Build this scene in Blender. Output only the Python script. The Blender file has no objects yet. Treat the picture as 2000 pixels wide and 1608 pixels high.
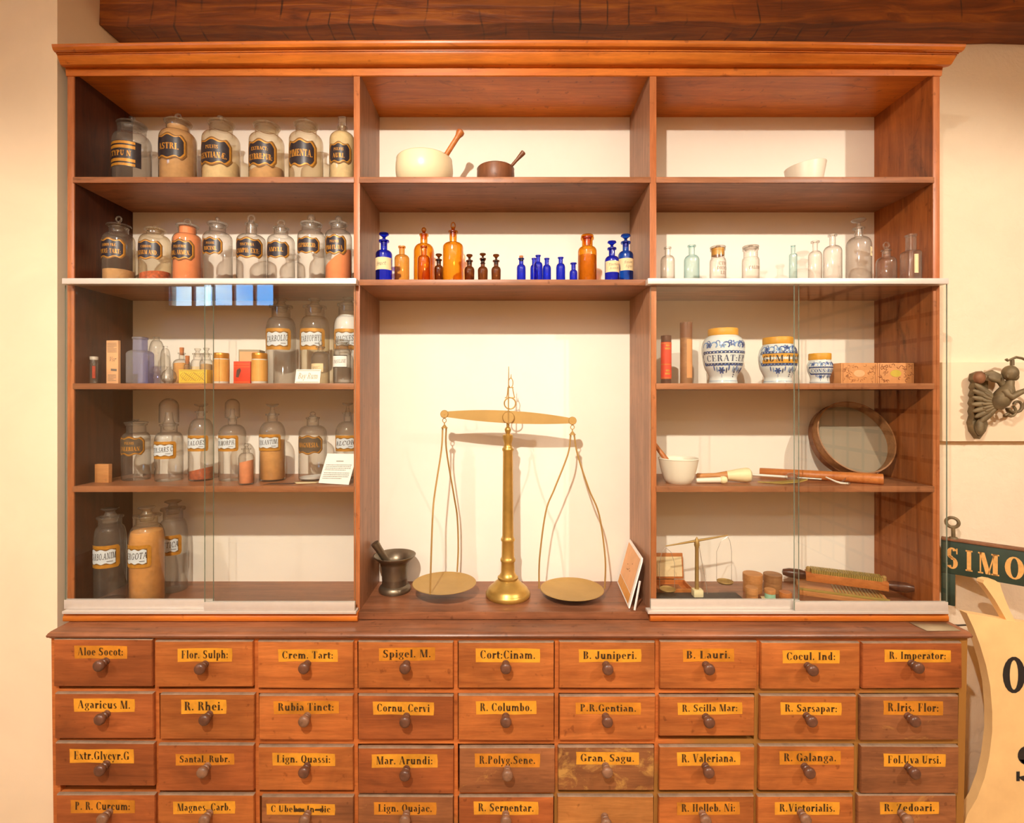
import bpy, bmesh, math, random
from mathutils import Vector, Matrix

# ------------------------------------------------------------------ camera, world, lights, exposure
sc = bpy.context.scene
COL = sc.collection
D = 1.6                      # camera to the shelf fronts (y = 0), metres
VX, VY = 983.0, 775.0        # principal point of the photograph, pixels of 2000 x 1608
ZC = 1.64                    # eye height
R = math.radians
random.seed(7)

cam = bpy.data.cameras.new('camera')
cam.sensor_fit = 'HORIZONTAL'
cam.sensor_width = 36.0
cam.lens = 18.0
cam.shift_x = (1000 - VX) / 2000
cam.shift_y = -(804 - VY) / 2000
cam.clip_start = 0.02
camo = bpy.data.objects.new('camera', cam)
COL.objects.link(camo)
camo.location = (0, -D, ZC)
camo.rotation_euler = (R(90), 0, 0)
sc.camera = camo

vs = sc.view_settings
vs.view_transform = 'Standard'
vs.look = 'None'
vs.gamma = 1.0
vs.use_curve_mapping = False
vs.exposure = 0.52
sc.cycles.transparent_max_bounces = 32
sc.cycles.max_bounces = 10
sc.cycles.diffuse_bounces = 5
sc.cycles.caustics_reflective = False
sc.cycles.caustics_refractive = False

world = bpy.data.worlds.new('world')
sc.world = world
world.use_nodes = True
wn = world.node_tree.nodes
wl = world.node_tree.links
bg = wn['Background']
wtc = wn.new('ShaderNodeTexCoord')
wno = wn.new('ShaderNodeTexNoise')
wno.inputs['Scale'].default_value = 9
wno.inputs['Detail'].default_value = 6
wrp = wn.new('ShaderNodeValToRGB')
wrp.color_ramp.elements[0].position = 0.42
wrp.color_ramp.elements[0].color = (0.10, 0.42, 0.95, 1)
wrp.color_ramp.elements[1].position = 0.66
wrp.color_ramp.elements[1].color = (0.75, 0.95, 1.0, 1)
wl.new(wtc.outputs['Generated'], wno.inputs['Vector'])
wl.new(wno.outputs['Fac'], wrp.inputs['Fac'])
wl.new(wrp.outputs['Color'], bg.inputs['Color'])
bg.inputs['Strength'].default_value = 9.0


def lamp(name, typ, loc, target, energy, color, **kw):
    l = bpy.data.lights.new(name, typ)
    l.energy = energy
    l.color = color
    for a, b in kw.items():
        setattr(l, a, b)
    o = bpy.data.objects.new(name, l)
    COL.objects.link(o)
    o.location = loc
    o.rotation_euler = (Vector(target) - Vector(loc)).to_track_quat('-Z', 'Y').to_euler()
    return o


WARM = (1.0, 0.89, 0.76)
lamp('track_spot', 'SPOT', (-0.40, -1.97, 2.92), (-0.02, 0.1, 0.95), 190, WARM, spot_size=R(112), spot_blend=1.0, shadow_soft_size=0.025)
lamp('track_spot', 'SPOT', (-2.10, -1.95, 2.92), (-1.85, 0.1, 1.45), 66, WARM, spot_size=R(58), spot_blend=0.8, shadow_soft_size=0.03)
lamp('track_spot', 'SPOT', (2.15, -1.95, 2.92), (1.50, 0.2, 1.35), 112, WARM, spot_size=R(66), spot_blend=0.55, shadow_soft_size=0.03)
lamp('ceiling_fill', 'AREA', (0.0, -2.2, 3.1), (0.0, -0.9, 0.2), 20, (1.0, 0.86, 0.68), shape='RECTANGLE', size=4.6, size_y=1.4)  # broad soft fill added overhead to lift the shade, no real fitting
lamp('ceiling_fill', 'AREA', (0.3, -3.6, 3.22), (0.3, -4.2, 0.6), 46, (1.0, 0.86, 0.68), shape='RECTANGLE', size=5.0, size_y=0.6)  # added to brighten the far wall, so the glass doors mirror a veil

# ------------------------------------------------------------------ geometry helpers


def K(y):
    return 0.001 * (D + y)


def P(px, py, y):
    """point seen at pixel (px, py) of the photograph standing y metres behind the shelf fronts"""
    k = K(y)
    return Vector(((px - VX) * k, y, ZC + (VY - py) * k))


class MB:
    """collects verts / faces / material slots into one mesh"""

    def __init__(self):
        self.v, self.f, self.m = [], [], []

    def add(self, verts, faces, mat=0, M=None):
        b = len(self.v)
        for p in verts:
            p = Vector(p)
            self.v.append(M @ p if M is not None else p)
        for f in faces:
            self.f.append([b + i for i in f])
            self.m.append(mat)
        return self

    def box(self, a, b, mat=0, bev=0.0, M=None):
        x0, x1 = sorted((a[0], b[0]))
        y0, y1 = sorted((a[1], b[1]))
        z0, z1 = sorted((a[2], b[2]))
        if bev <= 0:
            vs_ = [(x, y, z) for x in (x0, x1) for y in (y0, y1) for z in (z0, z1)]
            return self.add(vs_, [(0, 1, 3, 2), (4, 6, 7, 5), (0, 4, 5, 1), (2, 3, 7, 6), (0, 2, 6, 4), (1, 5, 7, 3)], mat, M)
        bm = bmesh.new()
        bmesh.ops.create_cube(bm, size=1)
        for v in bm.verts:
            v.co = Vector(((x0 + x1) / 2 + v.co.x * (x1 - x0), (y0 + y1) / 2 + v.co.y * (y1 - y0), (z0 + z1) / 2 + v.co.z * (z1 - z0)))
        bmesh.ops.bevel(bm, geom=bm.edges[:], offset=bev, segments=2, profile=0.6, affect='EDGES')
        bm.verts.index_update()
        self.add([v.co.copy() for v in bm.verts], [[v.index for v in f.verts] for f in bm.faces], mat, M)
        bm.free()
        return self

    def lathe(self, prof, segs=36, mat=0, M=None, sx=1.0, sy=1.0, power=2.0):
        """profile of (r, z) turned round z; power > 2 squares the section off"""
        vs_, fs = [], []
        rings = []
        for r, z in prof:
            if r <= 1e-7:
                rings.append([len(vs_)])
                vs_.append((0, 0, z))
            else:
                ring = []
                for i in range(segs):
                    a = 2 * math.pi * i / segs
                    c, s = math.cos(a), math.sin(a)
                    if power != 2.0:
                        q = (abs(c) ** power + abs(s) ** power) ** (-1 / power)
                        c, s = c * q, s * q
                    ring.append(len(vs_))
                    vs_.append((r * c * sx, r * s * sy, z))
                rings.append(ring)
        for a, b in zip(rings, rings[1:]):
            for i in range(segs):
                j = (i + 1) % segs
                if len(a) == 1 and len(b) == 1:
                    continue
                if len(a) == 1:
                    fs.append((a[0], b[j], b[i]))
                elif len(b) == 1:
                    fs.append((a[i], a[j], b[0]))
                else:
                    fs.append((a[i], a[j], b[j], b[i]))
        return self.add(vs_, fs, mat, M)

    def tube(self, pts, r, segs=8, mat=0, M=None, closed=False):
        pts = [Vector(p) for p in pts]
        n = len(pts)
        rs = r if isinstance(r, (list, tuple)) else [r] * n
        vs_, fs = [], []
        up = None
        for i, p in enumerate(pts):
            if closed:
                t = pts[(i + 1) % n] - pts[i - 1]
            else:
                t = pts[min(i + 1, n - 1)] - pts[max(i - 1, 0)]
            t.normalize()
            if up is None:
                up = Vector((0, 0, 1)) if abs(t.z) < 0.9 else Vector((1, 0, 0))
            s = t.cross(up)
            s.normalize()
            up = s.cross(t)
            for q in range(segs):
                a = 2 * math.pi * q / segs
                vs_.append(p + s * (rs[i] * math.cos(a)) + up * (rs[i] * math.sin(a)))
        m = n if closed else n - 1
        for i in range(m):
            for q in range(segs):
                q2 = (q + 1) % segs
                j = (i + 1) % n
                fs.append((i * segs + q, i * segs + q2, j * segs + q2, j * segs + q))
        if not closed:
            fs.append(list(range(segs))[::-1])
            fs.append([(n - 1) * segs + q for q in range(segs)])
        return self.add(vs_, fs, mat, M)

    def ball(self, c, rad, mat=0, segs=16, rings=10, M=None):
        rx, ry, rz = rad if isinstance(rad, (list, tuple)) else (rad,) * 3
        T = Matrix.Translation(Vector(c)) @ Matrix.Diagonal((rx, ry, rz, 1))
        if M is not None:
            T = M @ T
        prof = [(math.sin(math.pi * i / rings), -math.cos(math.pi * i / rings)) for i in range(rings + 1)]
        prof[0], prof[-1] = (0, -1), (0, 1)
        return self.lathe(prof, segs, mat, T)

    def slab(self, pts, d, mat=0, M=None, side=None):
        """outline in the x-z plane, given depth d along +y"""
        n = len(pts)
        vs_ = [(x, 0, z) for x, z in pts] + [(x, d, z) for x, z in pts]
        self.add(vs_, [list(range(n))], mat, M)
        self.add(vs_, [list(range(n, 2 * n))[::-1]], mat, M)
        self.add(vs_, [(i, (i + 1) % n, n + (i + 1) % n, n + i) for i in range(n)], mat if side is None else side, M)
        return self

    def build(self, name, mats, parent=None, angle=38, loc=None):
        me = bpy.data.meshes.new(name)
        me.from_pydata([tuple(p) for p in self.v], [], self.f)
        if not isinstance(mats, (list, tuple)):
            mats = [mats]
        for m in mats:
            me.materials.append(m)
        me.polygons.foreach_set('material_index', self.m)
        bm = bmesh.new()
        bm.from_mesh(me)
        bmesh.ops.remove_doubles(bm, verts=bm.verts, dist=1e-6)
        bmesh.ops.recalc_face_normals(bm, faces=bm.faces)
        bm.to_mesh(me)
        bm.free()
        me.polygons.foreach_set('use_smooth', [True] * len(me.polygons))
        me.set_sharp_from_angle(angle=R(angle))
        me.update()
        o = bpy.data.objects.new(name, me)
        COL.objects.link(o)
        if parent is not None:
            o.parent = parent
        if loc is not None:
            o.location = loc
        return o


def flat(mb, polys, fn, mat=0):
    """2-D polygons mapped by fn(u, v) -> 3-D; faces keep their own order (used for lettering and labels)"""
    for p in polys:
        mb.add([fn(u, v) for u, v in p], [list(range(len(p)))], mat)


def build_flat(mb, name, mats, parent, outward=(0, -1, 0), centre=None):
    """label-like mesh: faces turned so that they look outward (or away from the axis through centre)"""
    me = bpy.data.meshes.new(name)
    me.from_pydata([tuple(p) for p in mb.v], [], mb.f)
    for m in mats:
        me.materials.append(m)
    me.polygons.foreach_set('material_index', mb.m)
    me.update()
    ow = Vector(outward)
    for p in me.polygons:
        d = ow if centre is None else Vector((p.center.x - centre[0], p.center.y - centre[1], 0))
        if p.normal.dot(d) < 0:
            p.flip()
    me.update()
    o = bpy.data.objects.new(name, me)
    COL.objects.link(o)
    if parent is not None:
        o.parent = parent
    return o


def thing(name, label, cat, loc=(0, 0, 0), rz=0, group=None):
    o = bpy.data.objects.new(name, None)
    o.empty_display_size = 0.03
    COL.objects.link(o)
    o.location = loc
    o.rotation_euler = (0, 0, rz)
    return tag(o, label, cat, group)


def tag(o, label, cat, group=None):
    o['label'] = label
    o['category'] = cat
    if group:
        o['group'] = group
    return o


def struct(o):
    o['kind'] = 'structure'
    return o


# ------------------------------------------------------------------ materials


def lin(h):
    """sRGB 0-255 triple to linear rgba"""
    return tuple((c / 255 / 12.92 if c / 255 <= 0.04045 else ((c / 255 + 0.055) / 1.055) ** 2.4) for c in h) + (1,)


class NT:
    def __init__(self, name):
        self.m = bpy.data.materials.new(name)
        self.m.use_nodes = True
        self.t = self.m.node_tree
        self.bsdf = self.t.nodes['Principled BSDF']
        self.out = self.t.nodes['Material Output']

    def n(self, typ, **kw):
        nd = self.t.nodes.new(typ)
        for a, b in kw.items():
            if a.startswith('i_'):
                nd.inputs[a[2:].replace('_', ' ')].default_value = b
            else:
                setattr(nd, a, b)
        return nd

    def l(self, a, b):
        self.t.links.new(a, b)

    def ramp(self, fac, stops):
        r = self.n('ShaderNodeValToRGB')
        e = r.color_ramp.elements
        e[0].position, e[0].color = stops[0][0], stops[0][1]
        e[1].position, e[1].color = stops[-1][0], stops[-1][1]
        for p, c in stops[1:-1]:
            q = e.new(p)
            q.color = c
        self.l(fac, r.inputs['Fac'])
        return r.outputs['Color']

    def mix(self, fac, a, b, typ='MIX'):
        m = self.n('ShaderNodeMix', data_type='RGBA', blend_type=typ)
        for s, v in ((0, fac), (6, a), (7, b)):
            if hasattr(v, 'links') or hasattr(v, 'is_linked'):
                self.l(v, m.inputs[s])
            else:
                m.inputs[s].default_value = v
        return m.outputs[2]

    def coords(self, scale=(1, 1, 1), rnd=True):
        tc = self.n('ShaderNodeTexCoord')
        mp = self.n('ShaderNodeMapping')
        mp.inputs['Scale'].default_value = scale
        if rnd:
            oi = self.n('ShaderNodeObjectInfo')
            ml = self.n('ShaderNodeMath', operation='MULTIPLY')
            ml.inputs[1].default_value = 37.0
            va = self.n('ShaderNodeVectorMath', operation='ADD')
            self.l(oi.outputs['Random'], ml.inputs[0])
            self.l(tc.outputs['Object'], va.inputs[0])
            self.l(ml.outputs[0], va.inputs[1])
            self.l(va.outputs[0], mp.inputs['Vector'])
        else:
            self.l(tc.outputs['Object'], mp.inputs['Vector'])
        return mp.outputs['Vector']

    def noise(self, vec, scale, detail=5, dist=0.0, rough=0.6):
        n_ = self.n('ShaderNodeTexNoise')
        n_.inputs['Scale'].default_value = scale
        n_.inputs['Detail'].default_value = detail
        n_.inputs['Distortion'].default_value = dist
        n_.inputs['Roughness'].default_value = rough
        self.l(vec, n_.inputs['Vector'])
        return n_.outputs['Fac']

    def bump(self, fac, strength=0.2, dist=0.002):
        b = self.n('ShaderNodeBump')
        b.inputs['Strength'].default_value = strength
        b.inputs['Distance'].default_value = dist
        self.l(fac, b.inputs['Height'])
        self.l(b.outputs['Normal'], self.bsdf.inputs['Normal'])


def plain(name, rgb, rough=0.6, metal=0.0, var=0.0, scale=40, bump=0.0, spec=0.5):
    q = NT(name)
    b = q.bsdf
    b.inputs['Roughness'].default_value = rough
    b.inputs['Metallic'].default_value = metal
    b.inputs['Specular IOR Level'].default_value = spec
    c = lin(rgb)
    b.inputs['Base Color'].default_value = c
    if var or bump:
        f = q.noise(q.coords(), scale)
        if var:
            lo = tuple(x * (1 - var) for x in c[:3]) + (1,)
            hi = tuple(min(1, x * (1 + var)) for x in c[:3]) + (1,)
            q.l(q.ramp(f, [(0.3, lo), (0.7, hi)]), b.inputs['Base Color'])
        if bump:
            q.bump(f, bump)
    return q.m


def wood(name, light, dark, axis='x', rough=0.38, grain=1.0, blotch=0.35, stain=0.0, bump=0.12, wear=None):
    """light and dark: sRGB; axis: the way the grain runs"""
    q = NT(name)
    b = q.bsdf
    st = {'x': (1.2, 16, 16), 'y': (16, 1.2, 16), 'z': (16, 16, 1.2)}[axis]
    v = q.coords(st)
    v1 = q.coords()
    g = q.noise(v, 2.2 * grain, 7, 1.1, 0.62)
    fine = q.noise(v, 14 * grain, 4, 0.2, 0.7)
    col = q.ramp(g, [(0.25, lin(dark)), (0.5, tuple((a + c) / 2 for a, c in zip(lin(light), lin(dark)))), (0.75, lin(light))])
    fr = q.ramp(fine, [(0.3, (0.78, 0.76, 0.74, 1)), (0.65, (1.06, 1.06, 1.06, 1))])
    col = q.mix(0.8, col, fr, 'MULTIPLY')
    bl = q.noise(v1, 3.2, 4, 0.6)
    br = q.ramp(bl, [(0.3, (1 - blotch, 1 - blotch, 1 - blotch * 0.9, 1)), (0.7, (1.08, 1.06, 1.04, 1))])
    col = q.mix(1.0, col, br, 'MULTIPLY')
    if stain:
        s2 = q.coords(tuple(0.35 * a if a > 2 else a * 1.6 for a in st))
        sn = q.noise(s2, 2.0, 5, 1.4)
        sr = q.ramp(sn, [(0.62, (0, 0, 0, 1)), (0.74, (1, 1, 1, 1))])
        mm = q.n('ShaderNodeMath', operation='MULTIPLY')
        mm.inputs[1].default_value = stain
        q.l(sr, mm.inputs[0])
        col = q.mix(mm.outputs[0], col, lin((38, 26, 20)))
    if wear:
        wn_ = q.noise(q.coords((1, 1, 1.4)), wear[1], 8, 0.7, 0.7)
        wr = q.ramp(wn_, [(wear[2], (0, 0, 0, 1)), (wear[2] + 0.12, (0.85, 0.85, 0.85, 1))])
        col = q.mix(wr, col, lin(wear[0]))
    sk = q.noise(v1, 42, 3, 0.0, 0.5)                # small dents and specks
    sr_ = q.ramp(sk, [(0.27, (0.55, 0.5, 0.48, 1)), (0.34, (1, 1, 1, 1))])
    col = q.mix(0.7, col, sr_, 'MULTIPLY')
    q.l(col, b.inputs['Base Color'])
    b.inputs['Roughness'].default_value = rough
    b.inputs['Specular IOR Level'].default_value = 0.4
    q.bump(fine, bump, 0.001)
    return q.m


def glass(name, body, edge, rough=0.07, ior=1.5, power=1.6, gloss=1.0, haze=0.0):
    """thin blown glass: clear through the middle, deeper where the wall is met edge-on, mirror by Fresnel"""
    q = NT(name)
    q.t.nodes.remove(q.bsdf)
    tr = q.n('ShaderNodeBsdfTransparent')
    lw = q.n('ShaderNodeLayerWeight')
    lw.inputs['Blend'].default_value = 0.5
    pw = q.n('ShaderNodeMath', operation='POWER')
    pw.inputs[1].default_value = power
    q.l(lw.outputs['Facing'], pw.inputs[0])
    col = q.mix(pw.outputs[0], body + (1,), edge + (1,))
    q.l(col, tr.inputs['Color'])
    gl = q.n('ShaderNodeBsdfGlossy')
    gl.inputs['Roughness'].default_value = rough
    gl.inputs['Color'].default_value = (gloss, gloss, gloss, 1)
    fr = q.n('ShaderNodeFresnel')
    ge = q.n('ShaderNodeNewGeometry')                # same mirror strength from either side of the wall
    mi = q.n('ShaderNodeMix', data_type='FLOAT')
    mi.inputs[2].default_value = ior
    mi.inputs[3].default_value = 1 / ior
    q.l(ge.outputs['Backfacing'], mi.inputs[0])
    q.l(mi.outputs[0], fr.inputs['IOR'])
    mx = q.n('ShaderNodeMixShader')
    q.l(fr.outputs[0], mx.inputs[0])
    if haze:                                         # a film of old dust on the glass
        df = q.n('ShaderNodeBsdfDiffuse')
        df.inputs['Color'].default_value = (0.8, 0.74, 0.64, 1)
        mh = q.n('ShaderNodeMixShader')
        mh.inputs[0].default_value = haze
        q.l(tr.outputs[0], mh.inputs[1])
        q.l(df.outputs[0], mh.inputs[2])
        q.l(mh.outputs[0], mx.inputs[1])
    else:
        q.l(tr.outputs[0], mx.inputs[1])
    q.l(gl.outputs[0], mx.inputs[2])
    q.l(mx.outputs[0], q.out.inputs['Surface'])
    return q.m


M_ = {}
M_['pane'] = glass('door_glass', (0.985, 0.99, 0.98), (0.5, 0.66, 0.58), rough=0.0, ior=1.5, power=6)
M_['pane_edge'] = plain('green_glass_edge', (150, 172, 156), 0.2)
M_['clear'] = glass('clear_glass', (0.97, 0.96, 0.94), (0.32, 0.29, 0.25), haze=0.05, power=1.7)
M_['smoky'] = glass('smoky_glass', (0.88, 0.86, 0.83), (0.45, 0.42, 0.40), haze=0.07)
M_['straw'] = glass('straw_glass', (0.96, 0.92, 0.82), (0.55, 0.43, 0.28), haze=0.05)
M_['aqua'] = glass('aqua_glass', (0.76, 0.90, 0.90), (0.26, 0.50, 0.54), haze=0.04)
M_['blue'] = glass('cobalt_glass', (0.09, 0.16, 0.84), (0.015, 0.02, 0.33))
M_['azure'] = glass('azure_glass', (0.10, 0.32, 0.82), (0.02, 0.05, 0.33))
M_['dusty_blue'] = glass('dusty_blue_glass', (0.46, 0.50, 0.84), (0.2, 0.2, 0.5), haze=0.22)
M_['amber'] = glass('amber_glass', (0.92, 0.58, 0.12), (0.50, 0.20, 0.02))
M_['honey'] = glass('honey_glass', (0.88, 0.60, 0.26), (0.42, 0.2, 0.04))
M_['brown'] = glass('brown_glass', (0.42, 0.22, 0.10), (0.13, 0.06, 0.025))

M_['cornice'] = wood('cornice_wood', (226, 136, 50), (190, 98, 30), 'x', 0.30, blotch=0.25, stain=0.5)
M_['panel_shaded'] = wood('shaded_panel_wood', (104, 52, 26), (52, 24, 12), 'z', 0.45, blotch=0.5, stain=0.6)  # left side panel: the shade on it is put into the wood colour
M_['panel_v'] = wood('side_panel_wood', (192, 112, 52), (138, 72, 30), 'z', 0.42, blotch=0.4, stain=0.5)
M_['divider'] = wood('divider_wood', (196, 146, 112), (148, 106, 78), 'z', 0.42, blotch=0.3, stain=0.3)
M_['edge'] = wood('front_edge_wood', (206, 132, 82), (172, 98, 54), 'z', 0.36, blotch=0.25)
M_['shelf'] = wood('shelf_wood', (190, 126, 84), (138, 88, 56), 'x', 0.40, blotch=0.35, stain=0.55)
M_['top_in'] = wood('top_board_wood', (226, 140, 56), (162, 90, 30), 'x', 0.40, blotch=0.4, stain=0.8)
M_['counter'] = wood('counter_wood', (176, 114, 78), (122, 78, 52), 'x', 0.33, blotch=0.4, stain=0.5)
M_['frame'] = wood('chest_frame_wood', (200, 110, 50), (164, 80, 34), 'x', 0.42, blotch=0.3)
M_['drawer'] = wood('drawer_wood', (214, 130, 66), (168, 92, 44), 'x', 0.36, blotch=0.42, stain=0.22)
M_['drawer_b'] = wood('drawer_wood_dark', (196, 112, 60), (150, 80, 42), 'x', 0.38, blotch=0.45, stain=0.3)
M_['drawer_c'] = wood('drawer_wood_pale', (206, 142, 78), (170, 106, 52), 'x', 0.45, blotch=0.35, stain=0.2)
M_['drawer_w'] = wood('drawer_wood_worn', (186, 120, 74), (136, 84, 52), 'x', 0.5, blotch=0.5, stain=0.4, wear=((200, 148, 76), 11, 0.60))
M_['drawer_x'] = wood('drawer_wood_bare', (176, 116, 68), (136, 84, 50), 'x', 0.55, blotch=0.5, stain=0.4, wear=((200, 152, 80), 12, 0.50))
M_['dust'] = plain('dusty_drawer_top', (150, 122, 98), 0.8, var=0.25, scale=30)
M_['knob'] = plain('knob_wood', (104, 68, 52), 0.32, var=0.3, scale=60)
M_['knob_b'] = plain('knob_wood_dusty', (138, 100, 76), 0.42, var=0.3, scale=60)
M_['alu'] = plain('aluminium', (226, 216, 206), 0.42, 0.35, var=0.03)
M_['white_back'] = plain('painted_back_board', (246, 238, 224), 0.75, var=0.02, scale=6, bump=0.03)
M_['gold'] = plain('gilt_ink', (200, 140, 48), 0.42, 0.25, var=0.15, scale=90)
M_['gilt_dull'] = plain('dull_gilt_edge', (132, 92, 40), 0.55, 0.15, var=0.2, scale=90)
M_['label_dark'] = plain('dark_label_ground', (46, 38, 42), 0.35, var=0.25, scale=60)
M_['label_faded'] = plain('faded_label_ground', (92, 78, 62), 0.45, var=0.25, scale=60)
M_['label_white'] = plain('pale_label_ground', (214, 222, 226), 0.4, var=0.05, scale=60)
M_['ink'] = plain('black_ink', (44, 36, 34), 0.6)
M_['ink_soft'] = plain('grey_ink', (120, 110, 100), 0.7)
M_['drawer_paper'] = plain('varnished_label_paper', (226, 156, 46), 0.42, var=0.24, scale=16)
M_['drawer_paper_b'] = plain('browned_label_paper', (206, 132, 38), 0.42, var=0.28, scale=16)
M_['drawer_ink'] = plain('faded_brown_ink', (72, 48, 18), 0.6, var=0.3, scale=80)
M_['cream_paper'] = plain('cream_paper', (236, 212, 164), 0.7, var=0.08, scale=30)
M_['white_paper'] = plain('white_paper', (250, 246, 240), 0.7)
M_['tan_paper'] = plain('tan_paper', (236, 180, 130), 0.7, var=0.1, scale=12)
M_['orange_label'] = plain('orange_label_paper', (226, 158, 74), 0.6, var=0.1)
M_['powder_tan'] = plain('tan_powder', (206, 164, 112), 0.95, var=0.15, scale=50)
M_['powder_cream'] = plain('cream_powder', (232, 212, 168), 0.95, var=0.12, scale=50)
M_['powder_orange'] = plain('orange_powder', (244, 146, 84), 0.95, var=0.06, scale=50)
M_['powder_amber'] = plain('amber_powder', (226, 164, 88), 0.95, var=0.15, scale=40)
M_['powder_pink'] = plain('pink_orange_powder', (240, 150, 98), 0.95, var=0.18, scale=40)
M_['powder_white'] = plain('white_powder', (240, 238, 234), 0.95, var=0.04, scale=40)
M_['red_bits'] = plain('red_brown_granules', (196, 96, 48), 0.9, var=0.4, scale=120)
M_['ceramic'] = plain('cream_stoneware', (240, 226, 186), 0.32, var=0.03, scale=8)
M_['ceramic_w'] = plain('white_stoneware', (238, 230, 210), 0.35, var=0.03, scale=8)
M_['delft'] = plain('white_tin_glaze', (222, 230, 228), 0.16, var=0.03, scale=8)
M_['delft_blue'] = plain('blue_glaze', (52, 92, 160), 0.2, var=0.35, scale=60)
M_['delft_pale'] = plain('pale_blue_glaze', (120, 158, 200), 0.2, var=0.3, scale=60)
M_['delft_dark'] = plain('inky_blue_glaze', (58, 76, 108), 0.25, var=0.3, scale=60)
M_['ochre'] = plain('ochre_lid', (222, 160, 48), 0.5, var=0.12, scale=14)
M_['brass'] = plain('old_brass', (200, 162, 84), 0.34, 0.65, var=0.22, scale=10)
M_['brass_matt'] = plain('dull_brass', (188, 154, 92), 0.50, 0.55, var=0.12, scale=6)
M_['bronze'] = plain('grey_bronze', (128, 116, 98), 0.38, 0.85, var=0.18, scale=14)
M_['iron'] = plain('verdigris_iron', (122, 106, 76), 0.6, 0.25, var=0.35, scale=26, bump=0.3)
M_['red_iron'] = plain('rusty_iron', (140, 96, 66), 0.6, 0.3, var=0.3, scale=26, bump=0.3)
M_['pale_wood'] = wood('turned_pale_wood', (222, 160, 98), (188, 122, 66), 'x', 0.5, blotch=0.2)
M_['orange_wood'] = wood('turned_orange_wood', (220, 140, 72), (178, 98, 44), 'x', 0.4, blotch=0.2)
M_['brown_wood'] = wood('turned_brown_wood', (152, 98, 64), (112, 68, 42), 'z', 0.42, blotch=0.25)
M_['dark_wood'] = wood('dark_turned_wood', (104, 62, 44), (70, 40, 30), 'x', 0.3, blotch=0.25)
M_['hoop_wood'] = wood('bent_hoop_wood', (190, 138, 88), (146, 98, 58), 'x', 0.5, blotch=0.3)
M_['cork'] = plain('cork', (190, 120, 74), 0.9, var=0.25, scale=120)
M_['slate'] = plain('black_slate', (62, 60, 58), 0.6, var=0.12)
M_['yellow_card'] = plain('yellow_card', (232, 190, 62), 0.6, var=0.1, scale=60)
M_['red_card'] = plain('red_card', (218, 62, 30), 0.55, var=0.12, scale=60)
M_['dark_card'] = plain('dark_card', (90, 60, 50), 0.7)
M_['gilt_tin'] = plain('gilt_tin', (214, 148, 58), 0.32, 0.55, var=0.1, scale=30)
M_['label_tan'] = plain('golden_label', (226, 166, 84), 0.5, 0.1, var=0.12, scale=30)
M_['box_leaf'] = plain('printed_tan_card', (214, 150, 92), 0.6, var=0.08)
M_['box_print'] = plain('brown_print', (150, 88, 46), 0.6)
M_['yellow_print'] = plain('yellow_print', (206, 180, 66), 0.6)
M_['green_paint'] = plain('green_sign_paint', (50, 68, 56), 0.45, var=0.25, scale=18, bump=0.1)
M_['gilt_letter'] = plain('gilt_letter_paint', (232, 176, 100), 0.5, var=0.15, scale=60)
M_['sign_cream'] = plain('weathered_cream_paint', (250, 208, 146), 0.5, var=0.10, scale=7, bump=0.05)
M_['letter_black'] = plain('black_letter_paint', (44, 42, 42), 0.5, var=0.2, scale=40)
M_['olive'] = plain('horn', (168, 142, 72), 0.4, var=0.15)
M_['steel'] = plain('polished_steel', (214, 210, 202), 0.25, 0.7)
M_['mint'] = plain('mint_paper', (150, 204, 178), 0.6)
M_['grey_card'] = plain('grey_card', (164, 144, 112), 0.6, var=0.05)
M_['bone'] = plain('bone', (240, 226, 178), 0.5, var=0.06)
M_['white_milk'] = plain('milk_glass', (220, 214, 200), 0.25)

# ------------------------------------------------------------------ lettering: a small fat-face alphabet drawn from stems, hairlines and bowls


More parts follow.
